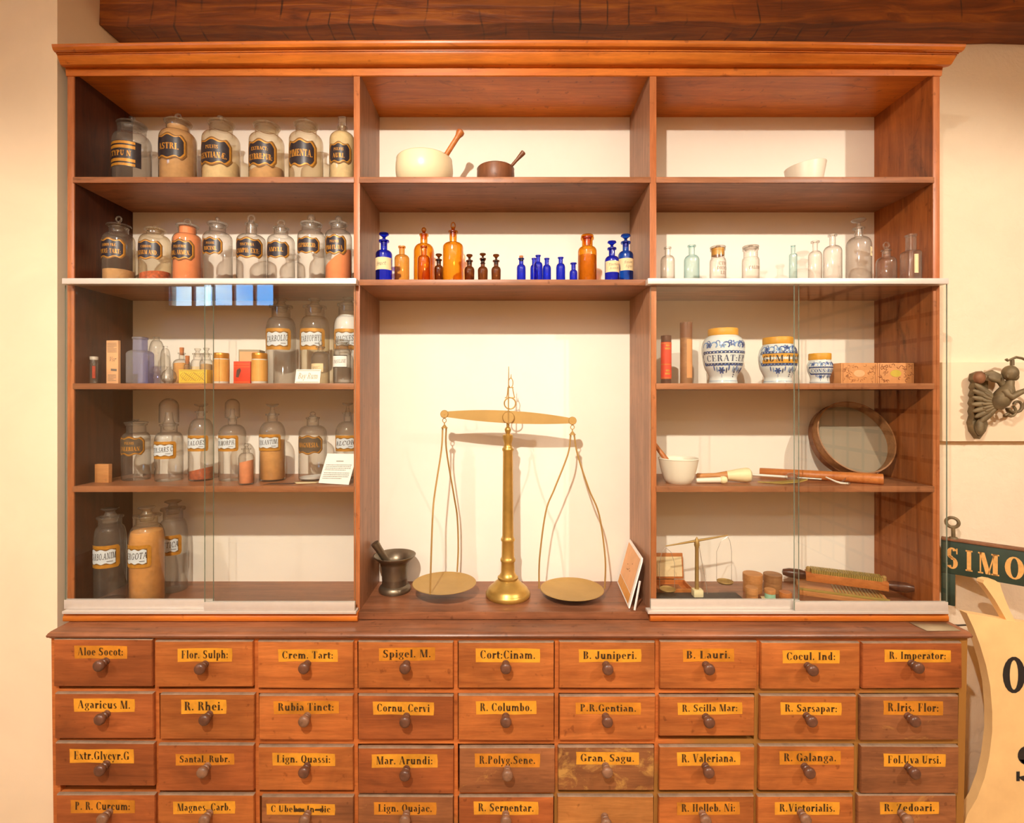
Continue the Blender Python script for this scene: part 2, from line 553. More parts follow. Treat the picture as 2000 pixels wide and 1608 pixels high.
def glyph(ch, T=0.2, t=0.04):
    """polygons and advance of one letter; cap height 1, x-height 0.66"""
    o = []
    xh, asc, h2 = 0.66, 1.02, T / 2

    def S(x, y0, y1, w=T):
        o.append([(x - w / 2, y0), (x + w / 2, y0), (x + w / 2, y1), (x - w / 2, y1)])

    def H(x0, x1, y, w=t):
        o.append([(x0, y), (x1, y), (x1, y + w), (x0, y + w)])

    def F(x, *ys):                                   # foot / head serifs on a stem
        for y in ys:
            H(x - h2 - 0.07, x + h2 + 0.07, y if y < 0.3 else y - t)

    def A(cx, cy, rx, ry, a0, a1, T=T, t=t):
        n = max(5, int(abs(a1 - a0) / 20))
        for i in range(n):
            q = []
            for a, k in ((i, 1), (i + 1, 1), (i + 1, 0), (i, 0)):
                b = R(a0 + (a1 - a0) * a / n)
                q.append((cx + math.cos(b) * (rx if k else rx - T), cy + math.sin(b) * (ry if k else ry - t)))
            o.append(q)

    def G(x0, y0, x1, y1, w):
        o.append([(x0 - w / 2, y0), (x0 + w / 2, y0), (x1 + w / 2, y1), (x1 - w / 2, y1)])

    def dot(x, y, r=0.1):
        o.append([(x + r * math.cos(i * math.pi / 4), y + r * math.sin(i * math.pi / 4)) for i in range(8)])

    tt = max(t, 0.06)
    w = 0.7
    if ch == 'A':
        G(0.08, 0, 0.38, 1, tt); G(0.68, 0, 0.40, 1, T); H(0.2, 0.56, 0.32); H(0, 0.2, 0); H(0.54, 0.84, 0); w = 0.86
    elif ch in 'BPR':
        S(0.2, 0, 1); F(0.2, 0, 1); H(0.2, 0.36, 1 - t); H(0.2, 0.36, 0.48)
        A(0.34, 0.745, 0.32, 0.255, -90, 90); w = 0.76
        if ch == 'B':
            A(0.34, 0.265, 0.36, 0.265, -90, 90); H(0.2, 0.36, 0)
        if ch == 'R':
            G(0.66, 0.02, 0.48, 0.5, T); H(0.6, 0.8, 0); w = 0.82
    elif ch in 'CGOQ':
        A(0.42, 0.5, 0.4, 0.52, *((38, 322) if ch in 'CG' else (0, 360))); w = 0.84
        if ch in 'CG':
            S(0.7, 0.66, 0.96, tt); w = 0.8
        if ch == 'G':
            S(0.66, 0.04, 0.42); H(0.5, 0.82, 0.4); w = 0.86
        if ch == 'Q':
            G(0.72, -0.22, 0.42, 0.12, T)
    elif ch == 'D':
        S(0.2, 0, 1); F(0.2, 0, 1); H(0.2, 0.34, 0); H(0.2, 0.34, 1 - t); A(0.32, 0.5, 0.48, 0.5, -90, 90); w = 0.86
    elif ch in 'EFL':
        S(0.2, 0, 1); F(0.2, 0, 1); w = 0.72
        if ch != 'L':
            H(0.2, 0.62, 1 - t); S(0.6, 0.74, 1, tt); H(0.2, 0.48, 0.49); S(0.48, 0.4, 0.62, tt)
        if ch != 'F':
            H(0.2, 0.66, 0); S(0.64, 0, 0.28, tt)
    elif ch == 'H':
        S(0.2, 0, 1); S(0.66, 0, 1); F(0.2, 0, 1); F(0.66, 0, 1); H(0.2, 0.66, 0.48); w = 0.88
    elif ch == 'I':
        S(0.2, 0, 1); F(0.2, 0, 1); w = 0.42
    elif ch == 'J':
        S(0.42, 0.2, 1); F(0.42, 1); A(0.26, 0.22, 0.26, 0.26, 180, 360); dot(0.1, 0.26, 0.09); w = 0.62
    elif ch == 'K':
        S(0.2, 0, 1); F(0.2, 0, 1); G(0.3, 0.42, 0.66, 1, tt); G(0.7, 0, 0.42, 0.6, T); H(0.56, 0.86, 0); H(0.54, 0.78, 1 - t); w = 0.88
    elif ch == 'M':
        S(0.12, 0, 1, tt); G(0.5, 0, 0.2, 1, T); G(0.5, 0, 0.8, 1, tt); S(0.84, 0, 1); H(0, 0.26, 0); F(0.84, 0, 1); H(0, 0.2, 1 - t); w = 1.04
    elif ch == 'N':
        S(0.14, 0, 1, tt); G(0.68, 0, 0.2, 1, T); S(0.74, 0, 1, tt); H(0, 0.28, 0); H(0.6, 0.88, 1 - t); w = 0.9
    elif ch == 'S':
        A(0.34, 0.74, 0.29, 0.28, 30, 270); A(0.34, 0.27, 0.31, 0.29, -150, 90); G(0.44, 0.42, 0.22, 0.62, T)
        S(0.6, 0.72, 1, tt); S(0.06, 0, 0.28, tt); w = 0.72
    elif ch == 'T':
        S(0.36, 0, 1); F(0.36, 0); H(0.02, 0.7, 1 - t); S(0.05, 0.74, 1, tt); S(0.67, 0.74, 1, tt); w = 0.76
    elif ch == 'U':
        S(0.2, 0.26, 1); F(0.2, 1); S(0.66, 0.26, 1, tt); H(0.54, 0.8, 1 - t); A(0.39, 0.28, 0.29, 0.3, 180, 360, T, t); w = 0.86
    elif ch == 'V':
        G(0.4, 0, 0.16, 1, T); G(0.42, 0, 0.7, 1, tt); H(0, 0.32, 1 - t); H(0.56, 0.82, 1 - t); w = 0.82
    elif ch == 'X':
        G(0.66, 0, 0.16, 1, T); G(0.1, 0, 0.7, 1, tt); H(0, 0.3, 0); H(0.5, 0.84, 0); H(0, 0.32, 1 - t); H(0.54, 0.8, 1 - t); w = 0.86
    elif ch == 'Y':
        G(0.4, 0.42, 0.14, 1, T); G(0.42, 0.42, 0.7, 1, tt); S(0.4, 0, 0.5); F(0.4, 0); H(0, 0.3, 1 - t); H(0.56, 0.82, 1 - t); w = 0.82
    elif ch == 'Z':
        H(0.06, 0.66, 1 - t); H(0.04, 0.68, 0); G(0.16, 0, 0.54, 1, T); S(0.08, 0.72, 1, tt); S(0.66, 0, 0.28, tt); w = 0.74
    elif ch == 'Æ':
        G(0.08, 0, 0.5, 1, tt); S(0.56, 0, 1); H(0.3, 0.56, 0.32); H(0, 0.2, 0); F(0.56, 0); H(0.46, 1.0, 1 - t); S(0.98, 0.74, 1, tt)
        H(0.56, 0.86, 0.49); H(0.56, 1.04, 0); S(1.02, 0, 0.28, tt); w = 1.1
    elif ch == 'a':
        A(0.28, 0.44, 0.24, 0.23, 0, 150); S(0.44, 0.06, 0.46, T * 0.9); A(0.28, 0.19, 0.25, 0.2, 90, 290); H(0.44, 0.6, 0); H(0.28, 0.4, 0.36); w = 0.62
    elif ch in 'bd':
        s = 0.18 if ch == 'b' else 0.48
        S(s, 0.02, asc); A(0.34, 0.33, 0.3, 0.34, *((-150, 150) if ch == 'b' else (30, 330))); H(s - h2 - 0.08, s, asc - t); w = 0.68
        if ch == 'd':
            H(0.48, 0.66, 0)
    elif ch == 'c':
        A(0.32, 0.33, 0.29, 0.34, 40, 320); dot(0.5, 0.5, 0.09); w = 0.6
    elif ch == 'e':
        A(0.32, 0.33, 0.29, 0.34, 0, 315); H(0.14, 0.6, 0.33); w = 0.64
    elif ch == 'f':
        S(0.2, 0, 0.8); F(0.2, 0); A(0.36, 0.78, 0.26, 0.25, 20, 180); H(0.02, 0.42, xh - t); w = 0.44
    elif ch == 'g':
        A(0.3, 0.42, 0.26, 0.24, 0, 360, T * 0.8); A(0.32, -0.12, 0.3, 0.18, 0, 360, T * 0.7); H(0.14, 0.44, 0.08, 0.09); H(0.48, 0.66, 0.56, 0.08); w = 0.64
    elif ch in 'hn':
        S(0.18, 0, asc if ch == 'h' else xh); F(0.18, 0); S(0.54, 0, 0.42); F(0.54, 0); A(0.4, 0.42, 0.24, 0.24, 0, 170)
        H(0.02, 0.18, (asc if ch == 'h' else xh) - t); w = 0.74
    elif ch in 'ij':
        S(0.18, 0 if ch == 'i' else -0.1, xh); H(0.02, 0.2, xh - t); dot(0.18, 0.88, 0.11); w = 0.36
        if ch == 'i':
            F(0.18, 0)
        else:
            A(0.06, -0.1, 0.22, 0.2, 200, 360)
    elif ch in 'kl':
        S(0.18, 0, asc); F(0.18, 0); H(0.02, 0.18, asc - t); w = 0.36
        if ch == 'k':
            G(0.28, 0.26, 0.52, xh, tt); G(0.58, 0, 0.36, 0.4, T); w = 0.68
    elif ch == 'm':
        for x in (0.18, 0.54, 0.9):
            S(x, 0, xh if x < 0.2 else 0.42); F(x, 0)
        A(0.4, 0.42, 0.24, 0.24, 0, 170); A(0.76, 0.42, 0.24, 0.24, 0, 170); H(0.02, 0.18, xh - t); w = 1.1
    elif ch == 'o':
        A(0.33, 0.33, 0.3, 0.35, 0, 360); w = 0.66
    elif ch in 'pq':
        s = 0.18 if ch == 'p' else 0.48
        S(s, -0.3, xh); F(s, -0.3); A(0.34, 0.33, 0.3, 0.34, *((-150, 150) if ch == 'p' else (30, 330))); w = 0.68
    elif ch == 'r':
        S(0.18, 0, xh); F(0.18, 0); A(0.4, 0.4, 0.22, 0.26, 60, 170); dot(0.46, 0.55, 0.1); H(0.02, 0.18, xh - t); w = 0.54
    elif ch == 's':
        A(0.25, 0.49, 0.2, 0.18, 30, 270, T * 0.8); A(0.25, 0.17, 0.22, 0.18, -150, 90, T * 0.8); G(0.33, 0.26, 0.17, 0.42, T * 0.8); w = 0.5
    elif ch == 't':
        S(0.18, 0.08, 0.86); H(-0.02, 0.44, xh - 0.1, 0.1); A(0.32, 0.14, 0.24, 0.15, 180, 320); w = 0.44
    elif ch == 'u':
        S(0.18, 0.2, xh); S(0.54, 0, xh); H(0.02, 0.18, xh - t); H(0.38, 0.54, xh - t); H(0.54, 0.7, 0); A(0.32, 0.22, 0.24, 0.24, 180, 350); w = 0.74
    elif ch == 'v':
        G(0.3, 0, 0.12, xh, T); G(0.32, 0, 0.52, xh, tt); H(0, 0.26, xh - t); H(0.42, 0.62, xh - t); w = 0.62
    elif ch == 'x':
        G(0.5, 0, 0.14, xh, T); G(0.08, 0, 0.54, xh, tt); w = 0.62
    elif ch == 'y':
        G(0.32, 0.02, 0.12, xh, T); G(0.14, -0.3, 0.54, xh, tt); H(0, 0.26, xh - t); H(0.42, 0.64, xh - t); dot(0.1, -0.24, 0.09); w = 0.62
    elif ch == 'z':
        H(0.04, 0.5, xh - t); H(0.04, 0.52, 0); G(0.14, 0, 0.42, xh, T * 0.9); w = 0.56
    elif ch == '.':
        dot(0.14, 0.09); w = 0.32
    elif ch == ':':
        dot(0.14, 0.09); dot(0.14, 0.5); w = 0.34
    elif ch == '-':
        H(0.06, 0.36, 0.3, 0.1); w = 0.42
    elif ch == '/':
        G(0.06, 0, 0.26, 1, tt); w = 0.36
    else:
        w = 0.32
    return o, w


def line(s, cx, y, h, width=None, T=0.2, t=0.05, slant=0.0, maxsq=1.0, track=0.04):
    """polygons of a line of text centred at cx with its baseline at y; squeezed to width"""
    out, x = [], 0.0
    for ch in s:
        g, w = glyph(ch, T, t)
        for p in g:
            out.append([(x + a + slant * b, b) for a, b in p])
        x += w + track
    x -= track
    sx = h
    if width is not None:
        sx = min(h * maxsq, width / x) if maxsq else width / x
    return [[(cx + (a - x / 2) * sx, y + b * h) for a, b in p] for p in out]


def strips(u0, u1, top, bot, n=22):
    """a panel between two curves, cut into upright strips so that it can be bent round a jar"""
    o = []
    for i in range(n):
        a, b = u0 + (u1 - u0) * i / n, u0 + (u1 - u0) * (i + 1) / n
        o.append([(a, bot(a)), (b, bot(b)), (b, top(b)), (a, top(a))])
    return o


def turn(polys, ang, c=(0, 0)):
    ca, sa = math.cos(ang), math.sin(ang)
    return [[(c[0] + (a - c[0]) * ca - (b - c[1]) * sa, c[1] + (a - c[0]) * sa + (b - c[1]) * ca) for a, b in p] for p in polys]


# ------------------------------------------------------------------ jars and bottles


def label_on(root, style, rad, z0, z1, half, lines, rot=0.0, name='label', mats=None):
    """paper label bent round a jar of radius rad (a number, or a function of height)"""
    rf = rad if callable(rad) else (lambda z: rad)
    rm = rf((z0 + z1) / 2)
    U = rm * half
    zc, Hh = (z0 + z1) / 2, (z1 - z0) / 2
    mb = MB()

    def fn(off):
        def f(u, v):
            a = rot + u / rm
            r = rf(zc + v) + off
            return (r * math.sin(a), -r * math.cos(a), zc + v)
        return f

    def bracket(s, dx):
        ux, hh = U - dx, Hh * s

        def top(u):
            q = abs(u) / ux
            base = hh * (0.90 + 0.10 * math.cos(q * 7.0))
            return base if q < 0.72 else base * max(0.35, 1 - (q - 0.72) * 1.7)
        return strips(-ux, ux, top, lambda u: -top(u), 26)

    def wavy(s, dx, amp):
        ux, hh = U - dx, Hh * s
        return strips(-ux, ux, lambda u: hh + amp * Hh * math.cos(u / ux * 9), lambda u: -hh - amp * Hh * math.cos(u / ux * 9), 24)

    def rect(s, dx, rnd=0.0):
        ux, hh = U - dx, Hh * s

        def top(u):
            q = max(0.0, (abs(u) - (ux - rnd)) / rnd) if rnd else 0
            return hh - (rnd * (1 - math.sqrt(max(0, 1 - q * q))) if rnd else 0)
        return strips(-ux, ux, top, lambda u: -top(u), 24)
    m = mats
    if style in ('dark', 'faded'):
        e = Hh * 0.1
        flat(mb, bracket(1.0, 0), fn(0.0004), 0)
        flat(mb, bracket(0.90, e * 1.1), fn(0.0007), 1)
        flat(mb, bracket(0.81, e * 2.1), fn(0.0010), 2)
        wd = 1.62 * U
        n = len(lines)
        for i, s in enumerate(lines):
            big = i == n - 1
            h = Hh * (0.46 if n == 1 else (0.40 if big else 0.24))
            y = -h / 2 if n == 1 else (-Hh * 0.46 if big else Hh * 0.18)
            flat(mb, line(s, 0, y, h, wd * (0.90 if big else 0.62), T=0.24, t=0.08, maxsq=0.8), fn(0.0013), 1)
        mats = m or [M_['gilt_dull'], M_['gold'], M_['label_dark'] if style == 'dark' else M_['label_faded']]
    elif style == 'scroll':
        flat(mb, rect(1.0, 0, Hh * 0.25), fn(0.0004), 0)
        flat(mb, wavy(0.70, Hh * 0.30, 0.02), fn(0.0007), 1)
        flat(mb, wavy(0.60, Hh * 0.36, 0.06), fn(0.0010), 2)
        for s in lines:
            flat(mb, turn(line(s, 0, -Hh * 0.22, Hh * 0.55, 1.5 * U, T=0.15, t=0.09, slant=0.3, maxsq=1.15, track=0.1), R(5)), fn(0.0013), 3)
        flat(mb, strips(U * 0.3, U * 0.62, lambda u: -Hh * 0.38, lambda u: -Hh * 0.43, 4), fn(0.0013), 3)
        mats = m or [M_['gold'], M_['gilt_dull'], M_['label_white'], M_['ink']]
    elif style == 'bands':
        flat(mb, rect(1.0, 0), fn(0.0004), 0)
        for c, hgt in ((0.86, 0.10), (-0.86, 0.10), (0.52, 0.12), (-0.52, 0.12)):
            flat(mb, strips(-U, U * 0.72, lambda u, c=c, g=hgt: Hh * (c + g), lambda u, c=c, g=hgt: Hh * (c - g), 24), fn(0.0008), 1)
        for s in lines:
            flat(mb, line(s, -U * 0.1, -Hh * 0.2, Hh * 0.42, 1.5 * U, T=0.26, t=0.1, maxsq=0.8), fn(0.0012), 1)
        mats = m or [M_['label_dark'], M_['gold']]
    else:                                            # 'plain': paper strip with handwriting
        flat(mb, rect(1.0, 0), fn(0.0004), 0)
        n = len(lines)
        for i, s in enumerate(lines):
            h = Hh * (0.62 if n == 1 else 0.46)
            y = -h / 2 if n == 1 else Hh * (0.14 - 0.68 * i)
            flat(mb, turn(line(s, 0, y, h, 1.6 * U, T=0.12, t=0.06, slant=0.35, maxsq=0.9), R(5)), fn(0.0008), 1)
        mats = m or [M_['cream_paper'], M_['ink_soft']]
    return build_flat(mb, name, mats, root, centre=(0, 0))


def arc(r0, z0, r1, z1, n=7, kind='shoulder'):
    """quarter-ellipse from the body wall (r0, z0) over to the neck (r1, z1)"""
    o = []
    for i in range(n + 1):
        a = math.pi / 2 * i / n
        if kind == 'shoulder':
            o.append((r1 + (r0 - r1) * math.cos(a), z0 + (z1 - z0) * math.sin(a)))
        else:
            o.append((r0 + (r1 - r0) * math.sin(a), z1 + (z0 - z1) * math.cos(a)))
    return o


def vessel(name, label, cat, cx, y, sz, w, sh, nk, lip, mat='clear', stop=None, fill=None, lab=None, group=None, power=2.0,
           taper=1.0, flare=1.0, rz=0.0, bead=False):
    """cx: pixel column; y: metres behind the shelf fronts; sz: height of the shelf; w, nk: body and neck width in pixels;
    sh: (row where the shoulder starts, row where it meets the neck); lip: (top row, width, thickness)"""
    k = K(y)
    ct = 1 / math.sqrt(1 + ((cx - VX) / 1000) ** 2)

    def r(px):
        return px / 2 * k * ct

    def z(py):
        return ZC + (VY - py) * k - sz
    x = (cx - VX) * k
    root = thing(name, label, cat, (x, y, sz), rz, group)
    rb, rn, rl = r(w), r(nk), r(lip[1])
    kf = K(y - 0.5 * r(w))                           # shoulders are seen at their near side
    zs, zn, zl = ZC + (VY - sh[0]) * kf - sz, ZC + (VY - sh[1]) * kf - sz, z(lip[0])
    zl = ZC + (VY - lip[0]) * K(y - 0.5 * rl) - sz
    zs = min(zs, zl - lip[2] * k - 0.006)
    zn = max(zs + 0.002, min(zn, zl - lip[2] * k - 0.003))
    lt = lip[2] * k
    prof = [(0, 0.0025), (rb * 0.7, 0.001), (rb * taper - 0.003, 0), (rb * taper, 0.004)]
    prof += arc(rb, zs, rn * 1.02, zn)
    prof += [(rn, zn + (zl - zn) * 0.15), (rn * flare, zl - lt), (rl * 0.97, zl - lt * 0.9), (rl, zl - lt * 0.5), (rl * 0.97, zl - lt * 0.08),
             (rn * 0.9, zl), (rn * 0.72, zl - lt)]
    body = MB().lathe(prof, 40, power=power)
    if bead:
        for q in (0.4, 0.75):
            zz = zn + (zl - zn) * q
            body.lathe([(rn, zz - 0.002), (rn * 1.35, zz), (rn, zz + 0.002)], 24)
    body.build('body', M_[mat], root)
    if stop:
        s = MB()
        kind = stop[0]
        smat = mat
        if kind == 'lid':                            # ('lid', disc row, disc width, knob kind, knob top row, knob width)
            rd = r(stop[2])
            zd = max(zl + 0.0005, ZC + (VY - stop[1]) * K(y - 0.5 * rd) - sz)
            s.lathe([(0, zd - 0.001), (rn * 0.9, zd - 0.001), (rn * 0.9, zd), (rd * 0.96, zd), (rd, zd + 0.003), (rd * 0.96, zd + 0.0055),
                     (rn * 0.8, zd + 0.008), (0.006, zd + 0.010), (0.0, zd + 0.010)], 40)
            zt, rk = z(stop[4]), r(stop[5])
            if stop[3] == 'ball':
                s.ball((0, 0, zt - rk), rk)
                s.lathe([(rk * 0.5, zd + 0.008), (rk * 0.45, zt - rk)], 12)
            elif stop[3] == 'ring':
                rr = rk
                s.tube([(rr * 0.8 * math.cos(a), 0, zt - rr + rr * 0.8 * math.sin(a)) for a in [i * math.pi / 10 for i in range(20)]], rr * 0.26, 8, closed=True)
                s.lathe([(rr * 0.5, zd + 0.008), (rr * 0.4, zt - 1.7 * rr)], 12)
            elif stop[3] == 'button':
                s.lathe([(0.004, zd + 0.008), (rk * 0.6, zt - 0.004), (rk, zt - 0.002), (rk * 0.8, zt), (0, zt)], 16)
        else:
            zt, rk = z(stop[1]), r(stop[2])
            s.lathe([(0, zl - lt * 2.5), (rn * 0.62, zl - lt * 2.5), (rn * 0.8, zl), (rn * 0.55, zl + (zt - zl) * 0.12), (rn * 0.42, zl + (zt - zl) * 0.45)], 24)
            if kind == 'ball':
                hh = (zt - zl) * 0.42
                s.ball((0, 0, zt - hh), (rk, rk * 0.9, hh))
            elif kind == 'ring':
                hh = (zt - zl) * 0.46
                s.tube([(rk * 0.78 * math.cos(a), 0, zt - hh + hh * 0.8 * math.sin(a)) for a in [i * math.pi / 10 for i in range(20)]], rk * 0.24, 8, closed=True)
            elif kind == 'disc':
                tk = 0.005
                s.lathe([(rn * 0.42, zl + (zt - zl) * 0.4), (rn * 0.4, zt - tk * 2.2), (rk * 0.8, zt - tk * 1.3), (rk, zt - tk * 0.5), (rk * 0.9, zt), (0, zt)], 32)
            elif kind == 'mush':
                s.lathe([(rn * 0.42, zl + (zt - zl) * 0.35), (rk * 0.5, zt - (zt - zl) * 0.5), (rk, zt - (zt - zl) * 0.25), (rk * 0.9, zt - (zt - zl) * 0.06), (rk * 0.4, zt), (0, zt)], 28)
            elif kind == 'cork':
                s = MB()
                s.lathe([(0, zl - 0.008), (rk * 0.86, zl - 0.008), (rk, zt - 0.001), (rk * 0.94, zt), (0, zt)], 20)
                smat = 'cork'
            elif kind == 'block':
                s.box((-rk, -rk * 0.45, zl + 0.002), (rk, rk * 0.45, zt), 0, 0.002)
            elif kind == 'dome':                     # ('dome', top row, width, bottom row)
                zb = z(stop[3])
                s.lathe([(rk, zb), (rk * 1.02, zb + 0.004)] + arc(rk, zt - rk * 0.95, 0.0, zt, 9), 32)
        s.build('stopper' if kind != 'lid' else 'lid', M_[smat] if smat != 'cork' else M_['cork'], root)
    if fill:
        lv, fm = z(fill[0]), M_[fill[1]]
        sl = fill[2] * k if len(fill) > 2 else 0
        ins = 0.0028
        top = [(a - ins, b) for a, b in prof[3:] if a > ins]
        pr = [(0, 0.005), (rb * taper - ins - 0.002, 0.005), (rb * taper - ins, 0.008)]
        last = pr[-1]
        for a, b in top:
            if b <= 0.008:
                continue
            if b >= lv or (last[1] < lv <= b):
                q = (lv - last[1]) / max(1e-6, b - last[1])
                pr.append((last[0] + (a - last[0]) * q, lv))
                break
            pr.append((a, b))
            last = (a, b)
        pr.append((pr[-1][0] * 0.5, lv + (0.002 if not sl else 0)))
        pr.append((0, lv + (0.003 if not sl else 0)))
        f = MB().lathe(pr, 40, power=power)
        if sl:
            for v in f.v:
                if v.z > 0.009:
                    v.z = max(0.009, v.z + sl * v.x / rb)
        f.build('contents', fm, root)
    if lab:
        style, p0, p1, half, lines = lab[:5]
        rot = R(lab[5]) if len(lab) > 5 else 0.0
        kl = K(y - rb * 0.95)                        # the label is read on the near side
        label_on(root, style, rb, ZC + (VY - p1) * kl - sz, ZC + (VY - p0) * kl - sz, R(half), lines, rot)
    return root

# ------------------------------------------------------------------ the room


def roomwall(name, q, rgb, rough=0.85, sc_=30, bump=0.25, tiles=False):
    n_ = NT(name)
    v = n_.coords(rnd=False)
    f = n_.noise(v, sc_, 6, 0.3)
    g = n_.noise(v, sc_ * 0.16, 4, 0.8)
    c = lin(rgb)
    col = n_.ramp(g, [(0.3, tuple(a * 0.94 for a in c[:3]) + (1,)), (0.7, tuple(min(1, a * 1.03) for a in c[:3]) + (1,))])
    n_.l(col, n_.bsdf.inputs['Base Color'])
    n_.bsdf.inputs['Roughness'].default_value = rough
    if bump:
        mx = n_.n('ShaderNodeMath', operation='ADD')
        n_.l(f, mx.inputs[0])
        n_.l(g, mx.inputs[1])
        n_.bump(mx.outputs[0], bump, 0.012)
    return n_.m


M_['wall_smooth'] = roomwall('smooth_plaster', None, (244, 222, 190), bump=0.04, sc_=20)
M_['wall_rough'] = roomwall('rough_plaster', None, (244, 226, 198), bump=0.55, sc_=16)
M_['ceiling'] = plain('white_ceiling', (236, 226, 210), 0.9, var=0.02, scale=4)
M_['floor'] = wood('floor_boards', (214, 182, 140), (178, 146, 108), 'y', 0.4)

XL, XR, YF, ZT = -4.4, 3.3, -4.2, 3.3
yb = 0.27
o = MB().box((XL, YF, -0.1), (XR, yb + 0.2, 0)).build('floor', M_['floor'])
struct(o)
struct(MB().box((XL - 0.1, YF - 0.1, ZT), (XR + 0.1, yb + 0.2, ZT + 0.1)).build('ceiling', M_['ceiling']))
struct(MB().box((XL, yb, 0), (XR, yb + 0.15, ZT)).build('wall_back', M_['wall_rough']))
xp = P(112, 700, 0).x
struct(MB().box((XL, 0.0, 0), (xp, yb - 0.0005, ZT - 0.0005)).build('wall_left', M_['wall_smooth']))
struct(MB().box((XL - 0.1, YF, 0), (XL, yb, ZT)).build('wall_west', M_['wall_smooth']))

# right-hand wall of small panes of boarding, seen only mirrored in the glass doors
tw = NT('grid_boarding')
br = tw.n('ShaderNodeTexBrick')
br.offset = 0.0
br.inputs['Color1'].default_value = lin((214, 170, 128))
br.inputs['Color2'].default_value = lin((196, 150, 108))
br.inputs['Mortar'].default_value = lin((30, 20, 14))
br.inputs['Scale'].default_value = 1.0
br.inputs['Mortar Size'].default_value = 0.018
br.inputs['Brick Width'].default_value = 0.21
br.inputs['Row Height'].default_value = 0.19
tcn = tw.n('ShaderNodeTexCoord')
sp = tw.n('ShaderNodeSeparateXYZ')
cb = tw.n('ShaderNodeCombineXYZ')
tw.l(tcn.outputs['Object'], sp.inputs[0])
tw.l(sp.outputs['Y'], cb.inputs['X'])
tw.l(sp.outputs['Z'], cb.inputs['Y'])
tw.l(cb.outputs[0], br.inputs['Vector'])
tw.l(br.outputs['Color'], tw.bsdf.inputs['Base Color'])
tw.bsdf.inputs['Roughness'].default_value = 0.6
struct(MB().box((XR, YF, 0), (XR + 0.1, yb + 0.15, ZT)).build('wall_right', tw.m))

# wall behind the camera with the high window that the left glass door mirrors
wx0, wx1, wz0, wz1 = -3.75, -2.57, 2.66, 3.12
mb = MB()
mb.box((XL, YF - 0.1, 0), (XR, YF, wz0)).box((XL, YF - 0.1, wz1), (XR, YF, ZT)).box((XL, YF - 0.1, wz0), (wx0, YF, wz1)).box((wx1, YF - 0.1, wz0), (XR, YF, wz1))
struct(mb.build('wall_front', M_['wall_smooth']))
M_['window_wood'] = plain('window_paint', (120, 118, 120), 0.5)
wf = struct(MB().box((wx0 - 0.04, YF - 0.02, wz0 - 0.05), (wx1 + 0.04, YF + 0.03, wz0)).box((wx0 - 0.04, YF - 0.02, wz1), (wx1 + 0.04, YF + 0.03, wz1 + 0.05))
            .box((wx0 - 0.05, YF - 0.02, wz0), (wx0, YF + 0.03, wz1)).box((wx1, YF - 0.02, wz0), (wx1 + 0.05, YF + 0.03, wz1)).build('window_1', M_['window_wood']))
mm = MB()
for q in (0.2, 0.4, 0.6, 0.8):
    xx = wx0 + (wx1 - wx0) * q
    mm.box((xx - 0.014, YF - 0.06, wz0), (xx + 0.014, YF - 0.02, wz1))
mm.build('glazing_bars', M_['window_wood'], wf)
MB().box((wx0, YF - 0.075, wz0), (wx1, YF - 0.07, wz1)).build('pane', M_['pane'], wf)

# the old ceiling beam
bq = NT('adzed_beam_wood')
bv = bq.coords((1.4, 18, 18), rnd=False)
bg_ = bq.noise(bv, 1.6, 7, 1.4)
bcol = bq.ramp(bg_, [(0.28, lin((92, 42, 12))), (0.5, lin((136, 70, 20))), (0.72, lin((182, 108, 32)))])
wv = bq.n('ShaderNodeTexWave', wave_type='BANDS', bands_direction='X')
wv.inputs['Scale'].default_value = 3.6
wv.inputs['Distortion'].default_value = 5.5
wv.inputs['Detail'].default_value = 2
wv.inputs['Detail Scale'].default_value = 0.7
bq.l(bq.coords((1, 1, 1), rnd=False), wv.inputs['Vector'])
cut = bq.ramp(wv.outputs['Fac'], [(0.0, (1, 1, 1, 1)), (0.022, (0, 0, 0, 1))])
msk = bq.ramp(bq.noise(bq.coords((1, 2, 2), rnd=False), 5, 3), [(0.46, (0, 0, 0, 1)), (0.60, (0.8, 0.8, 0.8, 1))])
both = bq.mix(1.0, cut, msk, 'MULTIPLY')
bl2 = bq.ramp(bq.noise(bq.coords((1, 1, 1), rnd=False), 1.6, 4, 0.8), [(0.3, (0.62, 0.58, 0.55, 1)), (0.7, (1.15, 1.1, 1.0, 1))])
bcol = bq.mix(1.0, bcol, bl2, 'MULTIPLY')
bcol = bq.mix(both, bcol, lin((34, 14, 6)))
bq.l(bcol, bq.bsdf.inputs['Base Color'])
bq.bsdf.inputs['Roughness'].default_value = 0.5
bq.bump(bg_, 0.35, 0.01)
zb0 = P(0, 50, 0.168).z
mb = MB()
xs = [xp + 0.001 + (XR - 0.002 - xp) * i / 40 for i in range(41)]
random.seed(3)
sec = []
for i, x in enumerate(xs):
    j = [random.uniform(-0.006, 0.006) for _ in range(4)]
    up = 0.020 * i / 40
    sec.append([(x, 0.168 + j[0], zb0 + j[1] + up), (x, yb - 0.001, zb0 + j[2] * 0.5 + 0.004), (x, yb - 0.001, ZT - 0.001), (x, 0.175 + j[3] * 0.6, ZT - 0.001)])
vv = [p for s_ in sec for p in s_]
ff = [(4 * i + a, 4 * i + (a + 1) % 4, 4 * i + 4 + (a + 1) % 4, 4 * i + 4 + a) for i in range(40) for a in range(4)] + [(0, 1, 2, 3), (163, 162, 161, 160)]
mb.add(vv, ff)
struct(mb.build('ceiling_beam', bq.m, angle=50))

# smooth board fixed over the rough plaster to the right of the cabinet
bx0 = P(1838, 800, 0.25).x
o = MB().box((bx0, 0.245, P(0, 862, 0.25).z), (XR - 0.001, yb - 0.0005, P(0, 708, 0.25).z), 0, 0.0015).build('trim_1', M_['wall_smooth'])
struct(o)

